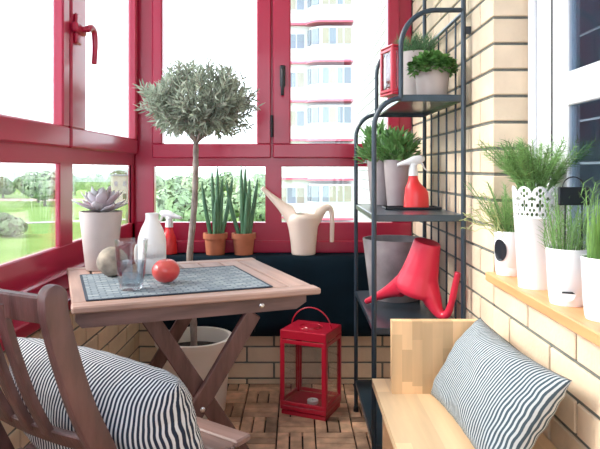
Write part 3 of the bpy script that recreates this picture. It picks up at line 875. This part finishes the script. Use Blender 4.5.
# ------------------------------------------------------------------ bench
be = thing('wooden_bench', 'blond laminated wood bench with a raised end board against the brick wall', 'bench', (0, 0, 0))
bx0, bx1, by0, by1, bz = .222, XR-.003, .30, 1.805, .43
def staves(b, along, x0, x1, y0, y1, z0, z1, w=.036, L=.34):
    """glued staves: along 'y' (in XY, thickness z) or 'z' (in XZ, thickness y)"""
    i = 0; x = x0
    while x < x1-.001:
        xe = min(x+w, x1)
        lo, hi = (y0, y1) if along == 'y' else (z0, z1)
        p = lo - R.uniform(0, L)
        while p < hi:
            q = p + L*R.uniform(.6, 1.2)
            a, c = max(p, lo), min(q, hi)
            if c-a > .001:
                if along == 'y': b.box(x, xe, a, c, z0, z1)
                else: b.box(x, xe, y0, y1, a, c)
            p = q
        x = xe; i += 1
b = MB(); staves(b, 'y', bx0, bx1, by0, by1, bz-.022, bz); b.build('seat', PINE, be)
PINEV = mat('blond_wood_upright', (.84, .56, .31), .42, var=.14, scale=8, island=.30, stretch=(3, 3, .35))
b = MB(); staves(b, 'z', .262, .505, 1.682, 1.710, bz, .630, w=.028, L=.14); b.build('end_board', PINEV, be)
for y in (1.73, .36):
    b = MB(); staves(b, 'z', .245, bx1-.01, y, y+.024, 0, bz-.022, w=.04, L=.3); b.build('leg', PINE, be)
MB().box(.26, bx1-.01, .385, 1.729, .16, .178, ch=.001).build('lower_shelf', PINE, be)

# ------------------------------------------------------------------ pillows
def pillow(name, label, m, W, H, T, M, nu=56, nv=36, seed=0, pinch=.07, group=None, sag=0):
    """W along local x (the stripes cross it), H along local y, T thick along z"""
    b = MB(); uv = []
    for s_ in (1, -1):
        for i in range(nu+1):
            u = -1+2*i/nu
            for j in range(nv+1):
                v = -1+2*j/nv
                x = u*W/2*(1-pinch*(1-u*u*0)*(1-abs(v)**2.2)*abs(u)**3)
                y = v*H/2*(1-pinch*1.2*(1-abs(u)**2.2)*abs(v)**3)
                k = max(0, (1-abs(u)**3.2))**.55*max(0, (1-abs(v)**3.0))**.55
                z = s_*T/2*k
                nz = noise.noise(V((u*2.2+seed, v*1.7, s_*3)))*.010*k + noise.noise(V((u*6, v*5+seed, s_*5)))*.0025*k
                # puckers near the seam
                ed = max(abs(u), abs(v))
                nz += .0022*k**.3*math.sin((u*9 if abs(v) > abs(u) else v*7)*3+seed)*max(0, ed-.72)/.28
                b.v.append(tuple(M @ V((x, y - sag*(1-v*v)*0, z+nz)))); uv.append((i/nu, j/nv))
    n = (nu+1)*(nv+1)
    acc = [0.0]
    for i in range(nu): acc.append(acc[-1] + .5*((V(b.v[(i+1)*(nv+1)+nv//2])-V(b.v[i*(nv+1)+nv//2])).length + W/nu))
    uv = [(acc[k // (nv+1) % (nu+1)]/acc[-1], q[1]) for k, q in enumerate(uv)]
    for s_ in (0, 1):
        for i in range(nu):
            for j in range(nv):
                a = s_*n+i*(nv+1)+j; q = (a, a+nv+1, a+nv+2, a+1)
                b.f.append(q if s_ == 0 else q[::-1])
    b.uv = uv
    me = b.build(name, m, smooth=True)
    import bmesh
    bm = bmesh.new(); bm.from_mesh(me.data); bmesh.ops.remove_doubles(bm, verts=bm.verts, dist=1e-5); bm.to_mesh(me.data); bm.free()
    for p in me.data.polygons: p.use_smooth = True
    tag(me, label, 'pillow', group)
    return me
def basis(o, x, y):
    x = V(x).normalized(); y = V(y); y = (y-x*y.dot(x)).normalized(); z = x.cross(y)
    return Matrix(((x.x, y.x, z.x, o[0]), (x.y, y.y, z.y, o[1]), (x.z, y.z, z.z, o[2]), (0, 0, 0, 1)))
# bench pillow: leans on the brick wall
A = V((.500, 1.650, .640)); Bf = V((.368, 1.665, .440)); D = V((.525, 1.170, .640))
cen = (Bf + D)/2 + V((.0, 0, .0))
pillow('striped_pillow', 'grey blue striped pillow leaning on the brick wall on the bench', STR2, .505, .250, .115,
       basis(cen, D-A+V((0, 0, .0)), A-Bf), seed=2, pinch=.09)

# ------------------------------------------------------------------ folding chair
CA = math.atan2(-.58, .81)
ch = thing('folding_chair', 'brown slatted wooden folding chair pulled up to the table', 'chair', (-.488, 1.178, 0), CA)
prof = spline([(.05, .40), (.005, .50), (-.03, .579), (-.068, .66), (-.100, .755), (-.118, .835), (-.122, .872)], 5)
prof = [(p[0], p[1]) for p in [V((q[0], q[1], 0)) for q in [(a.x, a.y) for a in spline([(.05, .40, 0), (.005, .50, 0), (-.03, .579, 0), (-.068, .66, 0), (-.100, .755, 0), (-.117, .82, 0), (-.120, .848, 0)], 5)]]]
def plank(pts, x, w, t, round_end=False):
    """pts (y, z); cross-section w along x, t across"""
    b = MB(); C = []; SS = []
    for i, p in enumerate(pts):
        a = pts[max(0, i-1)]; c = pts[min(len(pts)-1, i+1)]
        d = V((0, c[0]-a[0], c[1]-a[1])).normalized(); nn = V((0, -d.z, d.y))
        k = 1.0
        tt = t/2*k; ww = w/2; r = min(tt, ww)*.35
        pr = [(ww, tt-r), (ww-r*.3, tt-r*.3), (ww-r, tt), (-ww+r, tt), (-ww+r*.3, tt-r*.3), (-ww, tt-r), (-ww, -tt+r), (-ww+r*.3, -tt+r*.3), (-ww+r, -tt), (ww-r, -tt), (ww-r*.3, -tt+r*.3), (ww, -tt+r)]
        C.append(V((x, p[0], p[1]))); SS.append([V((1, 0, 0))*q[0] + nn*q[1] for q in pr])
    if round_end:
        e = C[-1]; d = (C[-1]-C[-2]).normalized()
        for k in range(1, 6):
            a = PI/2*k/5.2; C.append(e + d*(t/2*math.sin(a)))
            f_ = math.cos(a); nn = V((0, -d.z, d.y)); SS.append([V((o.x*(.75+.25*f_), 0, 0)) + nn*(o.dot(nn)*f_) for o in SS[len(pts)-1]])
    b.sweep(C, SS); return b
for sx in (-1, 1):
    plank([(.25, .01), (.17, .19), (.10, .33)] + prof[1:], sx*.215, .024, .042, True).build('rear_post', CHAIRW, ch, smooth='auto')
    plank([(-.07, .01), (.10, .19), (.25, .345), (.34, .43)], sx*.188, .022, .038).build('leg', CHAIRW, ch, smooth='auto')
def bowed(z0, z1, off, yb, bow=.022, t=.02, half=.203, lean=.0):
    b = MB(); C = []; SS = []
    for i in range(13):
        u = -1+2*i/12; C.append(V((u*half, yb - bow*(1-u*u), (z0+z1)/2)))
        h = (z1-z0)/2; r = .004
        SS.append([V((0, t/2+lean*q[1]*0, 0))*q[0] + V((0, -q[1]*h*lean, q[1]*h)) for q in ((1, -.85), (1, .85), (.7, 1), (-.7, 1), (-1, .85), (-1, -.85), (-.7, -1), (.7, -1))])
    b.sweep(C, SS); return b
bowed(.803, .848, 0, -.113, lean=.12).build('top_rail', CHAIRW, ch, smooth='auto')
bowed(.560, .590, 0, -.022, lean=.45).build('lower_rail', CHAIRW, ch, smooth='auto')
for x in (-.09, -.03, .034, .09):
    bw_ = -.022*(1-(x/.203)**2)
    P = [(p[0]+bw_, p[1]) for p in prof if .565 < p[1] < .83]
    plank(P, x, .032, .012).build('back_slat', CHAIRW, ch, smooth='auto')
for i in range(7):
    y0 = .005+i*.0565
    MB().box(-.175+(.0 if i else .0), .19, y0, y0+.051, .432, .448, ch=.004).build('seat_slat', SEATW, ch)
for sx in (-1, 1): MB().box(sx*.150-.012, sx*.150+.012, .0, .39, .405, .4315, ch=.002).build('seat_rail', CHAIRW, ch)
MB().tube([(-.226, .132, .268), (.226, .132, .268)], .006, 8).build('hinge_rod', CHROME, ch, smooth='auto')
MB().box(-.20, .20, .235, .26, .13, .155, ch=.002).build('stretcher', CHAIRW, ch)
# its pillow
Mc = Matrix.Translation((-.488, 1.178, 0)) @ Matrix.Rotation(CA, 4, 'Z')
o0 = Mc @ V((.040, .100, .555))
xa = (Mc.to_3x3() @ V((1, 0, 0))); ya = (Mc.to_3x3() @ V((0, -.28, .96)))
pillow('striped_pillow', 'navy and white striped pillow leaning in the slatted folding chair', STR1, .53, .255, .185, basis(o0, xa, ya), seed=7, pinch=.05)

def upright_stems(b, r0, z0, zr, r1, n, H, spread, nl, ln, w):
    """stems that stay inside the pot up to zr and fan out above it"""
    for k in range(n):
        a = R.uniform(0, 2*PI); q = math.sqrt(R.random())
        s0 = V((r0*q*math.cos(a), r0*q*math.sin(a), z0)); s1 = V((r1*q*math.cos(a), r1*q*math.sin(a), zr))
        h = R.uniform(*H); sp_ = spread*q
        s2 = s1 + V((math.cos(a)*sp_*h+R.uniform(-.2, .2)*h, math.sin(a)*sp_*h+R.uniform(-.2, .2)*h, h))
        P = spline([s0, s1, (s1+s2)/2+V((0, 0, .006)), s2], 4); b.tube(P, .0011, 4)
        for i in range(nl):
            t = .28+.72*i/(nl-1); f = t*(len(P)-1); j = min(int(f), len(P)-2); c = P[j].lerp(P[j+1], f-j); d = (P[j+1]-P[j]).normalized()
            o1 = d.orthogonal().normalized(); o2 = d.cross(o1); a2 = i*2.4
            ld = (d*.8+(o1*math.cos(a2)+o2*math.sin(a2))*.85).normalized()
            L_ = ln*R.uniform(.7, 1.2)*(.45 if c.z < zr+.004 else 1)
            b.leaf(c, ld, L_, w, o1*math.sin(a2)-o2*math.cos(a2), seg=1)
# ------------------------------------------------------------------ plants on the window shelf
ZP = .7485
def shelf_pot(parent, rb, rt, h, notch=True):
    p = MB().lathe([(.001, 0), (rb, 0), (rb+.0015, .004), (rb+.0035, .022), (rb+.0028, .0235), (rb+.0045, .026), (rt, h-.002), (rt-.001, h), (rt-.004, h-.001), (rb, h*.5), (.001, h*.48)], 48, cap=False).build('pot', WHITE, parent, smooth='auto')
    r = rb+(rt-rb)*.82-.004
    MB().lathe([(.001, h*.80), (r, h*.80), (r-.001, h*.82), (.001, h*.83)], 24, cap=False).build('soil', SOIL, parent)
    if notch:
        a = math.radians(248); c = V((math.cos(a), math.sin(a), 0)); sd = V((-c.y, c.x, 0))
        b = MB(); q = c*(rb+.0045)
        n = 12
        P = [q + sd*(.014*math.cos(PI*k/n)) + V((0, 0, .030-.016*math.sin(PI*k/n))) for k in range(n+1)]
        b.add([tuple(x_) for x_ in P] + [tuple(x_ + c*.007) for x_ in P], [tuple(range(n+1))[::-1], tuple(range(n+1, 2*n+2))] + [(k, k+1, n+2+k, n+1+k) for k in range(n)] + [(n, 0, n+1, 2*n+1)])
        b.build('water_spout', WHITE, parent)
        b = MB(); P = [q + c*.002 + sd*x_ + V((0, 0, z_)) for x_, z_ in ((-.013, .0305), (.013, .0305), (.008, .0345), (-.013, .0335))]
        b.add([tuple(x_) for x_ in P] + [tuple(x_+c*.003) for x_ in P], [(3, 2, 1, 0), (4, 5, 6, 7), (0, 1, 5, 4), (1, 2, 6, 5), (2, 3, 7, 6), (3, 0, 4, 7)])
        b.build('water_slot', BLACK, parent)
    return p
def needle_stems(b, r0, z0, n, Lr, spread, nl=26, ln=.020, w=.0022, lean=(0, 0)):
    for k in range(n):
        a = R.uniform(0, 2*PI); r = r0*math.sqrt(R.random()); s0 = V((r*math.cos(a), r*math.sin(a), z0))
        d = V((math.cos(a)*spread*r/r0+R.uniform(-.2, .2)*spread+lean[0], math.sin(a)*spread*r/r0+R.uniform(-.2, .2)*spread+lean[1], 1)).normalized()
        L = R.uniform(*Lr); e = s0+d*L; mid = s0+d*L*.5+V((R.uniform(-.01, .01), R.uniform(-.01, .01), 0))
        P = spline([s0, mid, e], 4); b.tube(P, .0011, 4)
        for i in range(nl):
            t = .2+.8*i/(nl-1); c = P[min(int(t*8), 7)].lerp(P[min(int(t*8)+1, 8)], t*8-int(t*8)) if t < 1 else P[-1]
            a2 = i*2.4; o1 = d.orthogonal().normalized(); o2 = d.cross(o1)
            ld = (d*.8+(o1*math.cos(a2)+o2*math.sin(a2))*.8).normalized()
            b.leaf(c, ld, ln*R.uniform(.7, 1.2), w, o1*math.sin(a2)-o2*math.cos(a2), seg=1)
# 1 small white pot with a black oval
t = thing('potted_herb', 'curly tendrils in the small white pot with a black oval label', 'potted plant', (.606, 1.745, ZP))
shelf_pot(t, .034, .041, .125, notch=False)
a0 = math.radians(214)
b = MB(); n = 28; hc = .072; ring = []; ring2 = []
for k in range(n):
    q = 2*PI*k/n; u = .021*math.cos(q); z = hc+.031*math.sin(q); rr = .034+.0045+(z/.125)*.0045
    aa = a0+u/rr
    ring.append((rr*math.cos(aa), rr*math.sin(aa), z)); ring2.append(((rr+.0012)*math.cos(aa), (rr+.0012)*math.sin(aa), z))
b.add(ring+ring2, [tuple(range(n))[::-1], tuple(range(n, 2*n))] + [(k, (k+1) % n, n+(k+1) % n, n+k) for k in range(n)])
b.build('oval_label', BLACK, t)
b = MB()
for k in range(20):
    a = R.uniform(PI*.55, PI*1.5); r = R.uniform(.0, .03); p = V((r*math.cos(a), r*math.sin(a), .10))
    d = V((math.cos(a)*R.uniform(.1, .7), math.sin(a)*R.uniform(.2, .6), R.uniform(.3, 1.1))).normalized(); P = [p]; ph = R.uniform(0, 6)
    for i in range(14):
        o1 = d.orthogonal(); p = p + d*.0095 + V((math.sin(ph+i*1.1)*.006, math.cos(ph+i*1.0)*.006, math.sin(ph*2+i*.9)*.0065)); P.append(p)
        d = (d + V((-.03, -.01, -.055+.02*math.sin(ph)))).normalized()
    P = [V((min(q.x, .08), q.y, max(q.z, .02))) for q in P]
    b.tube(P, .0011, 5)
f = b.build('tendrils', CURL, t); f['kind'] = 'stuff'
b = MB(); upright_stems(b, .028, .10, .125, .034, 60, (.05, .14), .75, 26, .022, .0026)
f = b.build('foliage', GREEN4, t); f['kind'] = 'stuff'
# 2 lace pot
t = thing('potted_herb', 'feathery green rosemary in the tall white pot with a pierced lace rim', 'potted plant', (.610, 1.560, ZP))
rbL, rtL, hL, zl = .042, .0575, .258, .176
def rz_(z): return rbL+(rtL-rbL)*z/hL
MB().lathe([(.001, 0), (rbL, 0), (rz_(.004), .004), (rz_(zl), zl), (rz_(zl)+.0015, zl+.002), (rz_(zl), zl+.004), (rz_(zl)-.003, zl+.003), (rbL, .1), (.001, .1)], 56, cap=False).build('pot', WHITE, t, smooth='auto')
MB().lathe([(.001, zl-.012), (rz_(zl)-.004, zl-.014), (rz_(zl)-.005, zl-.010), (.001, zl-.008)], 28, cap=False).build('soil', SOIL, t)
NB = 9; NC = 30*NB; NR_ = 56; b = MB(); keep = {}
def lace(uu, z):
    """True where there is plastic: uu is the position in one scallop (0..1), z from 0 at the band to 1 at the crest"""
    c = abs(uu-.5)*2
    top = .74+.26*math.sqrt(max(0, 1-c*c*1.02)) - .05*(1 if .28 < c < .36 else 0)
    if z > top: return False
    if z < .03: return True
    def hole(cu, cz, ru, rz2): return ((uu-cu)/ru)**2+((z-cz)/rz2)**2 < 1
    for (cu, cz, ru, rz2) in ((.5, .87, .10, .065), (.30, .78, .08, .06), (.70, .78, .08, .06), (.5, .71, .09, .055),
                              (.5, .52, .07, .085), (.5, .32, .07, .085), (.36, .42, .11, .055), (.64, .42, .11, .055),
                              (0, .62, .12, .055), (1, .62, .12, .055), (.18, .60, .07, .04), (.82, .60, .07, .04),
                              (0, .44, .08, .07), (1, .44, .08, .07), (.12, .28, .07, .05), (.88, .28, .07, .05), (0, .14, .09, .06), (1, .14, .09, .06),
                              (.3, .15, .09, .05), (.7, .15, .09, .05), (.5, .12, .05, .04)):
        if hole(cu, cz, ru, rz2): return False
    return True
for j in range(NR_+1):
    z = zl+(hL-zl)*j/NR_; r = rz_(z)
    for i in range(NC):
        a = 2*PI*i/NC; b.v.append((r*math.cos(a), r*math.sin(a), z))
for j in range(NR_):
    for i in range(NC):
        if lace(((i+.5)/30) % 1, (j+.5)/NR_): b.f.append((j*NC+i, j*NC+(i+1) % NC, (j+1)*NC+(i+1) % NC, (j+1)*NC+i))
o = b.build('lace_rim', WHITE, t, smooth=True); m_ = o.modifiers.new('so', 'SOLIDIFY'); m_.thickness = .002; m_.offset = -1
b = MB(); upright_stems(b, .034, zl-.008, hL, .045, 135, (.045, .12), .85, 44, .019, .0034)
f = b.build('foliage', GREEN4, t); f['kind'] = 'stuff'
# 3 and 4: white pots of grass
def blades(b, r0, z0, n, Lr, spread, w=.0035, lean=(0, 0)):
    for k in range(n):
        a = R.uniform(0, 2*PI); r = r0*math.sqrt(R.random()); s0 = V((r*math.cos(a), r*math.sin(a), z0))
        d = V((math.cos(a)*spread*R.random()+lean[0], math.sin(a)*spread*R.random()+lean[1], 1)).normalized()
        b.leaf(s0, d, R.uniform(*Lr), w, V((math.cos(a+1), math.sin(a+1), .2)), bend=R.uniform(-.1, .3), seg=5)
t = thing('potted_herb', 'sparse grassy herb in the white pot holding the black chalk sign', 'potted plant', (.607, 1.368, ZP))
shelf_pot(t, .037, .0455, .125)
b = MB(); needle_stems(b, .036, .10, 36, (.06, .18), .35, nl=24, ln=.022, w=.0028, lean=(.14, .12)); blades(b, .034, .10, 40, (.06, .13), .3, .0024)
f = b.build('foliage', GREEN4, t); f['kind'] = 'stuff'
t = thing('potted_herb', 'thick clump of bright grass in the white pot beside the chalk sign', 'potted plant', (.621, 1.225, ZP))
shelf_pot(t, .038, .0465, .125)
b = MB(); blades(b, .036, .10, 260, (.07, .17), .38, .0028, lean=(.16, -.14))
f = b.build('foliage', GRASSB, t); f['kind'] = 'stuff'
# the fern-like plant standing farther in
sg = thing('plant_sign', 'blank black chalk sign with a handle on two stakes in the herb pot', 'sign', (.607, 1.338, ZP))
MB().box(-.034, .034, -.004, .004, .222, .262, ch=.002).build('board', BLACK, sg)
for x in (-.018, .019): MB().tube([(x, .002, .095), (x, .002, .225)], .0017, 6).build('stake', BLACK, sg)
MB().tube([V((.024*math.cos(PI*k/14)-.001, 0, .26+.024*math.sin(PI*k/14))) for k in range(15)], .0014, 6).build('handle', BLACK, sg, smooth=True)

# ------------------------------------------------------------------ the world outside
ZG = -8.0
GRASS = mat('meadow', (.15, .27, .035), .95, col2=(.22, .34, .07), scale=.12)
struct(MB().box(-400, 300, 4.5, 900, ZG-1, ZG).build('ground', GRASS))
struct(MB().box(-400, 60, 172, 186, ZG, ZG+.05).build('ground_track', mat('pink_earth', (.48, .34, .28), .95)))
b = MB(); pts = [(-100, 60), (-60, 90), (-45, 102), (-25, 112), (-5, 116), (20, 118)]
for (a, c) in zip(pts, pts[1:]): b.add([(a[0], a[1]-1.8, ZG+.06), (c[0], c[1]-1.8, ZG+.06), (c[0], c[1]+1.8, ZG+.06), (a[0], a[1]+1.8, ZG+.06)], [(0, 1, 2, 3)])
struct(b.build('ground_path', mat('pale_path', (.50, .48, .45), .95)))
HILL = mat('far_haze_green', (.42, .50, .42), .95)
b = MB(); n = 60
for i in range(n+1):
    x = -420+760*i/n; h = 6+5*noise.noise(V((i*.17, 0, 0)))+2*noise.noise(V((i*.6, 3, 0)))
    b.v += [(x, 420, ZG-1), (x, 470, ZG+h+2), (x, 560, ZG-1)]
for i in range(n): b.f += [(3*i, 3*i+3, 3*i+4, 3*i+1), (3*i+1, 3*i+4, 3*i+5, 3*i+2)]
struct(b.build('ground_hills', HILL, smooth=True))
TL = [mat('tree_leaf_pale', (.25, .34, .18), .9, island=.35, var=.2, scale=.6), mat('tree_leaf_deep', (.17, .26, .12), .9, island=.35, var=.2, scale=.6)]  # distance haze is mixed into these leaf colours as a paler tone
def far_tree(m, name, label, loc, rx, rz, n, leaf):
    t = thing(name, label, 'tree', loc, 0, 'trees beyond the meadow')
    b = MB(); rr = random.Random(n)
    blobs = [(V((rr.uniform(-.55, .55)*rx, rr.uniform(-.5, .5)*rx, rz*rr.uniform(.55, 1.35))), rr.uniform(.42, .7)) for _ in range(7)]
    for k in range(n):
        c, s_ = rr.choice(blobs); p = V((rr.gauss(0, 1), rr.gauss(0, 1), rr.gauss(0, 1))).normalized()
        q = c + V((p.x*rx*s_, p.y*rx*s_, p.z*rz*s_))
        if q.z < .1: continue
        a = p.orthogonal().normalized(); e = p.cross(a); a = a*leaf*rr.uniform(.6, 1.2); e = e*leaf*rr.uniform(.6, 1.2)
        w = V((rr.uniform(-.3, .3), rr.uniform(-.3, .3), rr.uniform(-.3, .3)))*leaf
        b.add([q-a+w, q-e, q+a-w, q+e], [(0, 1, 2, 3)])
    f = b.build('crown', m, t); f['kind'] = 'stuff'
    MB().tube([(0, 0, -.2), (0, 0, rz*.5), (.1, 0, rz)], [rx*.08, rx*.06, rx*.03], 7).build('trunk', BARK, t)
    return t
lab = ['pale leafy tree in the row beyond the meadow', 'darker leafy tree in the row beyond the meadow']
protos = [far_tree(TL[0], 'meadow_tree', lab[0], (-62, 150, ZG), 5.0, 4.2, 1500, .55), far_tree(TL[1], 'meadow_tree', lab[1], (-70, 165, ZG), 5.5, 4.6, 1500, .6)]
# row far behind the meadow, seen through the left window
for i in range(15):
    px = -45+i*24; y = 190 + 18*(i % 2)
    k = i % 2; s_ = R.uniform(.85, 1.2)
    dup(protos[k], ((px-297)/610*y, y, ZG), R.uniform(0, 6), lab[k], (s_, s_, s_*R.uniform(.85, 1.05)))
# thicket seen through the low pane behind the olive trunk
lab2 = ['pale bushy tree of the thicket below the back window', 'darker bushy tree of the thicket below the back window']
for i in range(15):
    row, c_ = divmod(i, 4); y = 76+row*12; px = 150+c_*42+(row % 2)*20+row*3; px = px if row else px-4
    if row == 0 and c_ > 1: continue
    k = R.randint(0, 1); s_ = R.uniform(.50, .64)*(1 if i < 8 else 1.05)
    o = dup(protos[k], ((px-297)/610*y, y, ZG), R.uniform(0, 6), lab2[k], (s_, s_, s_*R.uniform(1.05, 1.3)))
    o['group'] = 'thicket trees below the back window'
BU = far_tree(TL[1], 'meadow_bush', 'round dark bush standing alone by the pale path', (-39.0, 82, ZG), 2.6, 1.7, 1400, .30); BU['category'] = 'bush'; del BU['group']
bs = thing('farm_house', 'small beige block house beyond the meadow behind the succulent', 'building', (-46, 160, ZG), .1)
hw = MB().box(-2.2, 2.6, -3, 3, 0, 7.2).build('wall', mat('beige_render', (.62, .55, .48), .9), bs)
MB().box(-2.5, 2.9, -3.3, 3.3, 7.2, 7.6).build('roof', mat('grey_roof', (.35, .35, .37), .8), bs)
for z in (1.4, 4.6):
    for x in (-1.3, .9): MB().box(x, x+.9, -3.06, -2.98, z, z+1.3).build('window', BGLS, bs)

# neighbour building with rounded balconies
YF = 48.0
ab = thing('apartment_building', 'white apartment block with red edged rounded balconies opposite', 'building', (0, YF, 0))
FACW = mat('white_facade', (.54, .54, .55), .8); BAND = mat('pink_red_band', (.48, .09, .15), .6); WINF = mat('window_frame_grey', (.50, .51, .53), .5)
WING = mat('facade_window', (.17, .20, .25), .25); CURT = mat('curtain_beige', (.30, .27, .22), .9)
MB().box(-1.9, 7.5, 0.0, 8, ZG, 26).build('wall', FACW, ab)
for fl_ in range(-3, 8):
    zb = 3.35+fl_*3.02
    MB().box(-1.6, 1.2, -.5, .01, zb-.12, zb+.05).build('red_band', BAND, ab)
    MB().box(-1.6, 1.2, -.42, .01, zb+.05, zb+1.05).build('balcony_front', FACW, ab)
    # rounded bay
    P = [(.78, 0)]
    for k in range(11):
        a = PI*k/10*.5; P.append((.78+1.2*(1-math.cos(a)), -1.5*math.sin(a)))
    P += [(4.3, -1.5), (4.3, 0)]
    def slab(z0, z1, off=0):
        b = MB(); q = [(x-(off if x < 2 else 0), y-(off if y < -.1 else 0)) for x, y in P]; n = len(q)
        b.add([(x, y, z0) for x, y in q] + [(x, y, z1) for x, y in q], [tuple(range(n)), tuple(range(n, 2*n))[::-1]] + [(i, n+i, n+(i+1) % n, (i+1) % n) for i in range(n)]); return b
    slab(zb-.02, zb+1.15).build('bay_parapet', FACW, ab)
    slab(zb-.16, zb-.0, .12).build('red_band', BAND, ab)
    slab(zb+1.15, zb+2.6, -.10).build('bay_glazing', WINF, ab)
    for (x0, x1, y, w_) in ((-1.3, -.85, -.03, 0), (-.75, -.1, -.03, 0), (0, .55, -.03, 0)):
        MB().box(x0, x1, y-.02, .01, zb+.95, zb+2.25).build('window', WING if R.random() < .6 else CURT, ab)
    for (x0, x1) in ((1.95, 2.42), (2.5, 2.98), (3.1, 3.5), (3.62, 4.15)):
        MB().box(x0, x1, -1.45, -1.35, zb+1.25, zb+2.45).build('window', WING if R.random() < .55 else CURT, ab)
    for k in range(2):
        b = MB(); x0, y0 = P[2+k*4]; x1, y1 = P[5+k*4]
        d = V((x1-x0, y1-y0, 0)).normalized(); nn = V((d.y, -d.x, 0))*-1
        nn = V((-1, -1, 0)).normalized()*.03
        b.add([(x0+nn.x+.05, y0+nn.y+.05, zb+1.25), (x1+nn.x+.05, y1+nn.y+.05, zb+1.25), (x1+nn.x+.05, y1+nn.y+.05, zb+2.45), (x0+nn.x+.05, y0+nn.y+.05, zb+2.45),
               (x0+.15, y0+.15, zb+1.25), (x1+.15, y1+.15, zb+1.25), (x1+.15, y1+.15, zb+2.45), (x0+.15, y0+.15, zb+2.45)],
              [(0, 1, 2, 3), (7, 6, 5, 4), (0, 4, 5, 1), (1, 5, 6, 2), (2, 6, 7, 3), (3, 7, 4, 0)])
        b.build('window', WING, ab)
# outer brick face of our own house, running on past the window
brick_wall('wall_outer', 3.19, 6.15, -2.5, 5.5, (XR, 0, 0), (0, 1, 0), (-1, 0, 0), mats=(WBRICK, WMORT), jx=.1)

# ------------------------------------------------------------------ light
W = bpy.data.worlds.new('sky'); S.world = W; W.use_nodes = True
N = W.node_tree.nodes; L = W.node_tree.links; bg = N['Background']
tc = N.new('ShaderNodeTexCoord'); sp = N.new('ShaderNodeSeparateXYZ'); L.new(tc.outputs['Generated'], sp.inputs[0])
rp = N.new('ShaderNodeValToRGB'); L.new(sp.outputs['Z'], rp.inputs[0])
rp.color_ramp.elements[0].position = 0; rp.color_ramp.elements[0].color = (.86, .93, 1, 1)
rp.color_ramp.elements[1].position = .5; rp.color_ramp.elements[1].color = (.78, .88, 1, 1)
L.new(rp.outputs[0], bg.inputs[0]); bg.inputs[1].default_value = 2.6
sun = bpy.data.lights.new('sun', 'SUN'); sun.energy = 3.0; sun.angle = math.radians(22); sun.color = (1, .93, .82)
so = bpy.data.objects.new('sun', sun); COL.objects.link(so)
so.rotation_euler = V((.80, .02, -.56)).to_track_quat('-Z', 'Y').to_euler()

# ------------------------------------------------------------------ camera
cam = bpy.data.cameras.new('camera'); co = bpy.data.objects.new('camera', cam); COL.objects.link(co)
co.location = (0, 0, 1.05); co.rotation_euler = (PI/2, 0, 0)
cam.sensor_width = 36; cam.lens = 610/600*36; cam.shift_x = 3/600; cam.shift_y = -(224.5-169)/600
cam.clip_start = .02; cam.clip_end = 2000
S.camera = co
S.view_settings.view_transform = 'Standard'; S.view_settings.look = 'None'
S.view_settings.exposure = .9; S.view_settings.gamma = 1; S.view_settings.use_curve_mapping = False
S.cycles.max_bounces = 10; S.cycles.diffuse_bounces = 6; S.cycles.transparent_max_bounces = 24; S.cycles.caustics_reflective = False
